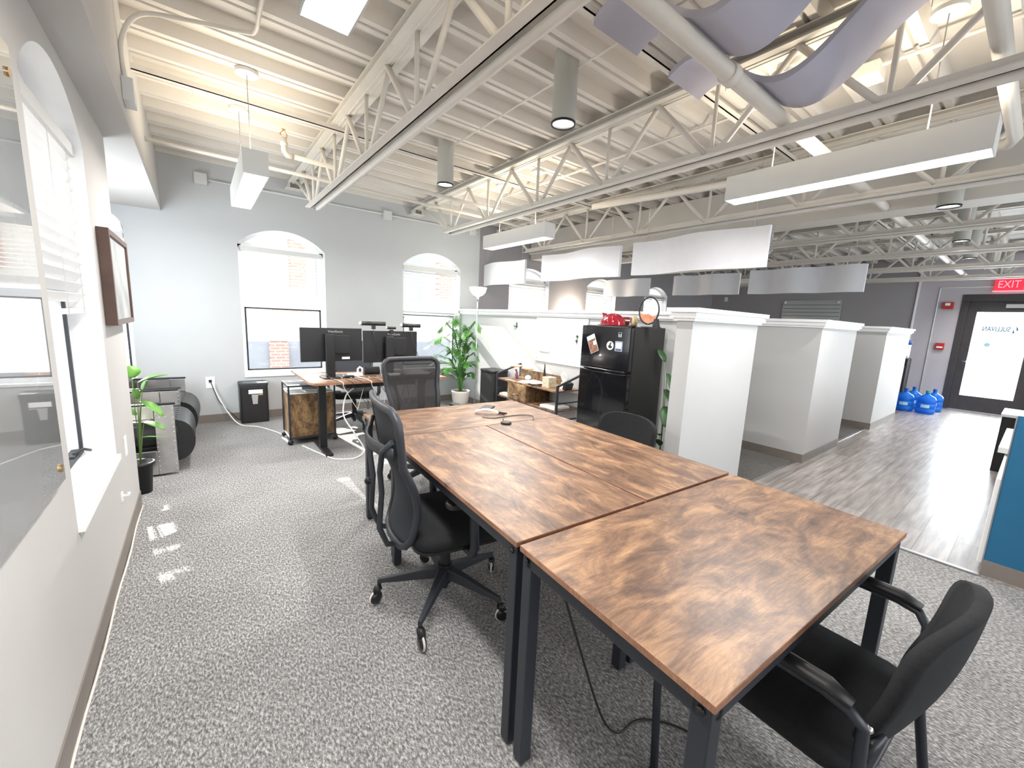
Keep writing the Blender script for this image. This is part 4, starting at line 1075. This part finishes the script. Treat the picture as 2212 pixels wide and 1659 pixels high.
monitor(1.08, 4.43, .60, .915, 1.255, .05, 'left black monitor with brand lettering on its back')
monitor(1.70, 4.44, .62, .89, 1.235, .02, 'right black monitor behind the see-through chair')
def webcam(x, z, w, label, y=4.42):
    t = thing('light_bar', label, 'webcam', (x, y, z))
    build('bar', MB().tube([(-w / 2, 0, 0), (w / 2, 0, 0)], .022 if w > .2 else .014, 14), 'black', t)
    build('end_cap', MB().sphere((-w / 2, 0, 0), .022 if w > .2 else .014, 12), 'lamp_body', t)
    build('clamp', MB().box(-.02, .02, -.02, .02, -.06, -.018), 'black', t, bevel=.004)
    build('cable', MB().tube([(-.01, -.03, -.05), (.0, -.035, -.15), (.04, -.045, -.26), (.07, -.06, -.36)], .003, 5), 'black', t)
webcam(1.50, 1.312, .26, 'wide light bar on top between the two monitors')
webcam(1.93, 1.302, .22, 'wide light bar at the right monitor corner')
webcam(1.70, 1.27, .10, 'small webcam clipped between the two light bars')
# desk items
tag(build('speaker', MB().tube([(1.40, 4.44, .80), (1.56, 4.42, .80)], .045, 20), 'black_soft'), 'black barrel speaker lying on the desk', 'speaker')
t = thing('desk_phone', 'white curled device beside the black barrel speaker', 'device', (1.30, 4.42, .751))
build('body', MB().box(-.07, .07, -.05, .05, 0, .03), 'white', t, bevel=.008)
build('loop', MB().tube([(.03, 0, .03), (.03, 0, .075), (.05, 0, .095), (.075, 0, .08), (.08, 0, .03)], .010, 8), 'white', t)
for i, (x, y, w, m, lb) in enumerate(((1.62, 4.30, .14, 'white', 'white box at the right edge of the desk'), (1.16, 4.30, .10, 'black', 'flat black hub between the monitor cables'), (1.72, 4.62, .18, 'paper', 'white keyboard strip behind the right monitor'))):
    tag(build('desk_box', MB().box(x, x + w, y, y + .08, .7505, .775), m, bevel=.004), lb, 'device')
def cable(name, pts, r, m, label):
    # smooth Catmull-Rom
    P = [Vector(p) for p in pts]; out = []
    for i in range(len(P) - 1):
        p0, p1, p2, p3 = P[max(0, i - 1)], P[i], P[i + 1], P[min(len(P) - 1, i + 2)]
        for k in range(6):
            s = k / 6; out.append(.5 * ((2 * p1) + (p2 - p0) * s + (2 * p0 - 5 * p1 + 4 * p2 - p3) * s * s + (3 * p1 - p0 - 3 * p2 + p3) * s ** 3))
    out.append(P[-1])
    return tag(build(name, MB().tube(out, r, 6), m), label, 'cable')
rn = random.Random(5)
for i in range(9):
    x = 1.02 + i * .09; pts = [(x, 4.36, .76), (x + .05, 4.04, .752), (x + .06, 4.02, .70), (x + .12 + rn.random() * .1, 4.06, .58 - rn.random() * .12), (x + .22, 4.12, .56 - rn.random() * .1), (x + .3, 4.2, .66)]
    cable('dangling_cable', pts, .0028, 'black' if i % 3 else 'cable_white', ['first', 'second', 'third', 'fourth', 'fifth', 'sixth', 'seventh', 'eighth', 'ninth'][i] + ' drooping cable from the left in the tangle below the standing desk')['group'] = 'tangled cables under the desk'
cable('dangling_cable', [(1.05, 4.12, .752), (.98, 4.25, .80), (1.05, 4.35, .79), (1.16, 4.3, .753), (1.35, 4.2, .753)], .003, 'black', 'black cable looped over the left end of the desktop')
cable('white_cable', [(1.22, 4.20, .66), (1.12, 4.12, .60), (1.08, 4.06, .42), (1.16, 4.0, .25), (1.24, 3.96, .08), (1.16, 3.95, .008), (1.0, 4.0, .006), (.93, 4.15, .006), (.80, 4.6, .006)], .007, 'cable_white', 'white cable hanging from the desk and looping on the carpet')
cable('white_cable', [(.10, YF - .03, .50), (.14, YF - .05, .35), (.24, YF - .15, .12), (.34, 5.80, .008), (.50, 5.62, .006), (.64, 5.3, .006), (.72, 5.05, .006), (.80, 4.9, .006)], .007, 'cable_white', 'white cable running from the wall outlet across the carpet')
cable('black_cable', [(.08, YF - .03, .52), (.12, YF - .04, .36), (.16, YF - .05, .25), (.26, YF - .06, .12), (.34, YF - .05, .02), (.42, YF - .03, .02)], .004, 'black', 'black cable dropping from the wall outlet beside the shredder')
t = thing('wall_outlet', 'white outlet plate on the far wall left of the shredder', 'outlet', (.078, YF, .50))
build('plate', MB().box(-.045, .045, -.008, 0, -.07, .07), 'white', t, bevel=.003)
build('plug', MB().box(-.015, .015, -.03, -.008, .005, .035), 'black', t, bevel=.003)
t = thing('paper_shredder', 'black paper shredder on the floor under the far window', 'shredder', (.505, 5.97, 0))
build('bin', MB().prism(rrect(.30, .22, .03), 0, .46), 'black', t, bevel=.006)
build('head', MB().prism(rrect(.31, .23, .03), .46, .505), 'grey_black', t, bevel=.008)
build('slot', MB().box(-.11, .11, -.03, .0, .505, .508), 'chrome', t)
build('label_sticker', MB().box(-.06, .09, -.1125, -.11, .37, .42), 'paper', t)
build('bin_window', MB().prism([(-.03, .36), (.04, .36), (.03, .24), (-.02, .24)], -.1135, -.11, 'y'), 'grey_text', t)
build('warning_strip', MB().box(.045, .09, -.1125, -.11, .35, .362), 'wood_lid', t)

# ================================================================== ARMCHAIRS
def aviator(label, loc, rz):
    t = thing('armchair', label, 'armchair', loc, rz, 'riveted aluminium armchairs')
    w, F, B = .34, .33, -.36
    for s in (-1, 1):
        xx = (s * w, s * (w + .03)); a, b = min(xx), max(xx)
        outer = [(B, .03), (F, .02), (F, .60), (B, .66)]
        mb = MB()
        # side panel with a window cut: four slabs
        mb.box(a, b, F - .13, F, .015, .60).box(a, b, B, F - .13, .015, .22).box(a, b, B, F - .13, .49, .61).box(a, b, B, B + .10, .22, .49)
        sp = build('side_panel', mb, 'alu', t, bevel=.004)
        rv = MB()
        for i in range(14):
            z = .05 + i * .04
            for yy in (F - .12, F - .012): rv.sphere(((b if s > 0 else a), yy, z), .005, 6)
        for i in range(16): rv.sphere(((b if s > 0 else a), B + .03 + i * .04, .50), .005, 6); rv.sphere(((b if s > 0 else a), B + .03 + i * .04, .59), .005, 6)
        build('rivets', rv, 'chrome', sp)
        build('arm_trim', MB().box(a - .004, b + .004, B, F + .01, .600, .617), 'black', t, bevel=.006)
    mb = MB().grid(lambda u, v: Vector((-.33 + .66 * u, B + .04 + .08 * (1 - v), .30 + .48 * v)), 4, 6); build('back_shell', mb, 'alu', t, solid=.02)
    build('back_cushion', MB().tube([(-.26, B + .14, .55), (.26, B + .14, .55)], .14, 16, flat=1.3), 'leather', t)
    mb = cushion(MB(), .64, .66, .20, .44, .10, .07)
    build('seat_cushion', mb, 'leather', t)
    tf = MB()
    for i in range(7): tf.tube([(-.29 + .096 * i, -.18, .452), (-.29 + .096 * i, .34, .450)], .006, 6)
    build('tufting', tf, 'leather', t)
    prof = [(.10, .10)] + [(.30 + .155 * math.cos(q) ** .8 if math.cos(q) > 0 else .30, .275 + .18 * math.sin(q)) for q in [-pi / 2 + pi * i / 16 for i in range(17)]] + [(.10, .455)]
    build('front_roll', MB().prism([(y, z) for y, z in prof], -.305, .305, 'x', True), 'leather', t)
    build('base', MB().box(-.33, .33, B + .05, F - .05, 0, .18), 'black', t)
    return t
av = aviator('riveted metal armchair nearest the plant, its side panel facing out', (-.53, 4.68, 0), -pi / 2)
dup(av, (-.50, 5.50, 0), -pi / 2 - .04, 'riveted metal armchair farther back by the far wall', 'riveted aluminium armchairs')

# ================================================================== LEFT WALL ITEMS
t = thing('glass_board', 'large frameless grey glass board mounted on the left wall', 'glass board', (-.378, .0, 0))
build('board', MB().box(-.003, .003, -.5, 1.885, .84, 2.11), 'board_glass', t)
for y, z in ((1.84, .89), (1.84, 2.03)): build('standoff', MB().cyl((-.02, y, z), .012, .028, 16, 'x'), 'brass', t)
t = thing('framed_picture', 'brown box framed picture on the left wall beyond the window', 'picture', (-.4, 3.50, 1.55))
fm = MB(); d = .05; hw, hh = .37, .26
fm.box(0, d, -hw, -hw + .03, -hh, hh).box(0, d, hw - .03, hw, -hh, hh).box(0, d, -hw + .03, hw - .03, -hh, -hh + .03).box(0, d, -hw + .03, hw - .03, hh - .03, hh)
build('frame', fm, 'brown_frame', t, bevel=.002)
build('print', MB().box(.002, .038, -hw + .03, hw - .03, -hh + .03, hh - .03), 'art', t)
t = thing('wall_outlet', 'white outlet on the left wall under the picture', 'outlet', (-.4, 3.33, .55))
build('plate', MB().box(0, .006, -.035, .035, -.06, .06), 'white', t, bevel=.002)
t = thing('wall_hook', 'small white plastic cable hook low on the left wall', 'hook', (-.4, 3.03, .34))
build('hook_body', MB().box(0, .006, -.02, .02, -.03, .02).tube([(.0, 0, 0), (.03, 0, 0), (.032, 0, .015)], .008, 8), 'white', t)
t = thing('window_crank', 'dark crank handle at the foot of the left window sash', 'handle', (-.53, 2.85, .64))
build('crank', MB().box(-.02, .01, -.05, .05, 0, .02).tube([(0, 0, .02), (.03, .03, .035), (.045, .09, .01)], .007, 8), 'grey_black', t)

# ================================================================== RIGHT SIDE
t = thing('reception_desk', 'blue end panel of the low reception counter at right', 'counter', (0, 0, 0))
build('end_panel', MB().box(3.735, 3.76, -1.2, .028, 0, 1.0), 'blue_wall', t)
build('edge_strip', MB().box(3.732, 3.765, .028, .034, 0, 1.0), 'brushed', t)
build('end_baseboard', MB().box(3.728, 3.735, -1.2, .03, 0, .1), 'baseboard', t)
build('counter_body', MB().box(3.77, 6.6, -.6, -.0, 0, .95), 'grey_black', t)
for i in range(4): build('drawer', MB().box(3.80 + i * .7, 4.48 + i * .7, 0.0, .055, .05, .60), 'white', t, bevel=.004)
build('countertop', MB().box(4.6, 5.7, -.6, .09, .62, .66), 'counter', t)
t = thing('printer', 'black office machine with white top on the side counter', 'printer', (7.2, -.02, 0))
build('body', MB().box(-.3, .3, -.4, .18, 0, .62), 'black', t, bevel=.01)
build('lid', MB().box(-.32, .32, -.42, .19, .62, .65), 'counter', t)

# exit door
t = bpy.data.objects.new('door_1', None); COL.objects.link(t); t['kind'] = 'structure'; t.location = (XD, 0, 0)
build('door_frame', MB().box(-.02, .12, 1.03, 1.13, 0, 2.18).box(-.02, .12, -.03, .03, 0, 2.18).box(-.02, .12, -.03, 1.13, 2.18, 2.32), 'dark_door', t, bevel=.004)
build('door_leaf', MB().box(.02, .07, .90, 1.03, .02, 2.18).box(.02, .07, .03, .20, .02, 2.18).box(.02, .07, .20, .90, .02, .32).box(.02, .07, .20, .90, 1.98, 2.18), 'dark_door', t, bevel=.004)
build('door_glass', MB().box(.04, .045, .20, .90, .32, 1.98), 'glass', t)
build('threshold', MB().box(-.06, .02, -.03, 1.1, .004, .018), 'brushed', t)
build('door_handle', MB().tube([(.02, .96, 1.0), (-.04, .96, 1.0), (-.045, .93, 1.0), (-.045, .80, 1.0)], .011, 8), 'chrome', t)
build('door_closer', MB().box(-.03, .02, .15, .55, 2.06, 2.13), 'brushed', t, bevel=.004)
text('door_lettering', 'SULLIVAN', .125, 'logo', t, basis((.030, .61, 1.655), (0, 1, 0), (0, 0, 1)), .002, .64, .003)
build('door_logo', MB().prism([(.335, 1.66), (.37, 1.73), (.355, 1.62)], .036, .039, 'x').prism([(.375, 1.60), (.405, 1.67), (.40, 1.575)], .036, .039, 'x'), 'logo', t)
build('door_emblem', MB().cyl((.036, .68, 1.35), .04, .003, 20, 'x'), 'lab', t)
area('daylight_boost', (12.75, .55, 1.15), (-1, 0, -.25), .75, 1.7, 75, (.82, .93, 1))  # area lamp added outside the door glass to strengthen glare on the floor
struct(build('ground_outside', MB().box(12.95, 30, -8, 8, -.7, -.02), 'pavement'))
t = thing('exit_sign', 'red lit exit sign above the glass door', 'sign', (XD - .04, .57, 2.49))
build('sign_plate', MB().box(-.012, .012, -.18, .18, -.11, .11), 'exit_panel', t)
text('sign_lettering', 'EXIT', .19, 'exit_red', t, basis((-.014, 0, 0), (0, -1, 0), (0, 0, 1)), .003, .72)
build('sign_base', MB().box(-.03, .03, -.19, .19, -.125, -.11), 'exit_red', t)
t = thing('fire_alarm', 'red fire alarm strobe high on the wall left of the exit door', 'alarm', (XD, 1.31, 2.10))
build('housing', MB().box(-.06, 0, -.08, .08, -.07, .07), 'red_matt', t, bevel=.008)
build('strobe_lens', MB().box(-.075, -.06, -.03, .04, 0, .05), 'white', t)
t = thing('fire_alarm', 'red pull station at door handle height left of the exit door', 'alarm', (XD, 1.31, 1.27))
build('housing', MB().box(-.05, 0, -.065, .065, -.07, .07), 'red_matt', t, bevel=.006)
build('pull_bar', MB().box(-.06, -.05, -.045, .045, -.03, .0), 'white', t)
t = thing('glass_board', 'clear glass board with standoffs on the far dark wall', 'glass board', (XD - .03, 3.68, 1.97))
build('board', MB().box(-.004, .004, -.62, .62, -.45, .26), 'far_board', t)
mb = MB()
for i in range(6): mb.box(-.006, -.004, -.6, .6, .14 - i * .09, .15 - i * .09)
build('ruled_lines', mb, 'dark_line', t)
for y in (-.56, .56): build('standoff', MB().cyl((-.02, y, .21), .03, .03, 16, 'x'), 'chrome', t)
t = thing('wall_outlet', 'small white thermostat plate on the dark wall', 'thermostat', (XD, 5.79, 2.28))
build('plate', MB().box(-.01, 0, -.045, .045, -.06, .06), 'white', t, bevel=.002)
t = thing('led_batten', 'long white strip fixture hung behind the largest wavy baffle', 'light', (0, 0, 0))
build('batten_body', MB().box(8.9, 9.05, 3.0, 5.2, 2.36, 2.46), 'lamp_body', t)
build('batten_end', MB().box(8.85, 9.1, 2.7, 3.0, 2.30, 2.48), 'lamp_body', t)
for y in (3.2, 5.0): build('hanger', MB().tube([(8.97, y, 2.46), (8.97, y, 3.10)], .004, 6), 'brushed', t)
# water bottles
def water_bottle(x, y, label, capm='blue_cap'):
    t = thing('water_bottle', label, 'bottle', (x, y, 0.004), 0, 'blue water cooler bottles')
    build('bottle_body', MB().lathe([(.001, 0), (.12, 0), (.135, .015), (.135, .09), (.128, .10), (.135, .11), (.135, .19), (.128, .20), (.135, .21), (.135, .27), (.11, .32), (.04, .36), (.03, .375), (.03, .40)], n=28), 'blue', t)
    build('cap', MB().cyl((0, 0, .40), .034, .04), capm, t)
    build('label_sticker', MB().grid(lambda a, b: Vector((.137 * math.cos(pi + .5 - a * .9), .137 * math.sin(pi + .5 - a * .9), .12 + .06 * b)), 8, 1), 'lab', t)
water_bottle(10.95, 1.20, 'blue water bottle with teal cap, nearest of the group', 'teal_cap')
water_bottle(10.95, 1.50, 'leftmost blue water bottle beside the cooler')
water_bottle(11.45, 1.16, 'blue water bottle on the right, closest to the exit door')
water_bottle(11.45, 1.455, 'blue water bottle at the back of the group')
t = thing('water_cooler', 'black and silver water cooler partly behind the far partition', 'water cooler', (11.55, 1.78, 0))
build('cooler_body', MB().box(-.16, .16, -.16, .2, 0, 1.0), 'black', t, bevel=.02)
build('front_panel', MB().box(-.165, -.16, -.12, .14, .05, .85), 'brushed', t)
t = thing('paper_cup_stack', 'stack of white paper cups with blue top on the cooler', 'cups', (11.50, 1.68, 1.0))
build('cups', MB().lathe([(.001, 0), (.035, 0), (.045, .10), (.04, .10), (.045, .2), (.04, .2), (.045, .28), (.001, .28)], n=16), 'paper', t)
build('blue_cup', MB().lathe([(.001, .28), (.05, .28), (.055, .36), (.001, .37)], n=16), 'blue_cap', t)
# small black monitor top behind partition
t = thing('monitor', 'black monitor top edge peeking above the partition', 'monitor', (4.25, 3.05, 0))
build('screen_back', MB().box(-.015, .015, -.33, .33, 1.20, 1.575), 'black', t)
build('webcam', MB().box(-.02, .02, -.05, .05, 1.576, 1.60), 'black', t, bevel=.006)
build('stand', MB().box(-.02, .04, -.04, .04, .74, 1.25), 'black', t)
t = thing('cubicle_desk', 'plain grey desk behind the white partition carrying the hidden monitor', 'desk', (4.25, 3.0, 0))
build('desktop', MB().box(-.3, .4, -.8, .8, .71, .74), 'lamp_body', t)
for x in (-.28, .38):
    for y in (-.78, .78): build('leg', MB().box(x - .02, x + .02, y - .02, y + .02, .003, .71), 'black_metal', t)

# ================================================================== TABLE CLUTTER
t = thing('wireless_charger', 'round black charging puck on the rustic table seam', 'charger', (1.555, 2.05, .7505))
build('puck', MB().lathe([(.001, 0), (.034, 0), (.036, .004), (.036, .010), (.033, .013), (.001, .013)], n=32), 'black', t)
build('cord', MB().tube([(.01, .03, .006), (.04, .09, .004), (.09, .15, .004), (.12, .18, .006), (.10, .21, .01)], .003, 6), 'black', t)
t = thing('desk_handset', 'white curved handset lying on the far table', 'handset', (1.60, 2.34, .7505), -.75)
build('handset_shell', MB().grid(lambda a, b: Vector((-.085 + .17 * a, -.02 + .04 * b, .012 + .018 * math.sin(pi * a))), 12, 3), 'white', t, solid=.008)
build('handset_tip', MB().tube([(.08, 0, .012), (.12, .01, .008), (.14, .03, .005)], [.010, .008, .004], 8), 'black', t)
tag(build('phone', MB().box(1.66, 1.74, 2.41, 2.56, .7505, .760, Matrix.Rotation(-.9, 3, 'Z')), 'black', bevel=.003), 'thin dark phone lying behind the white handset', 'phone')
cable('usb_cable', [(1.50, 2.25, .756), (1.56, 2.20, .753), (1.66, 2.20, .753), (1.78, 2.19, .753), (1.84, 2.13, .755), (1.79, 2.05, .757), (1.77, 2.03, .753)], .0025, 'black', 'thin black plug cable looping right of the white handset')
print('objects', len(bpy.data.objects))
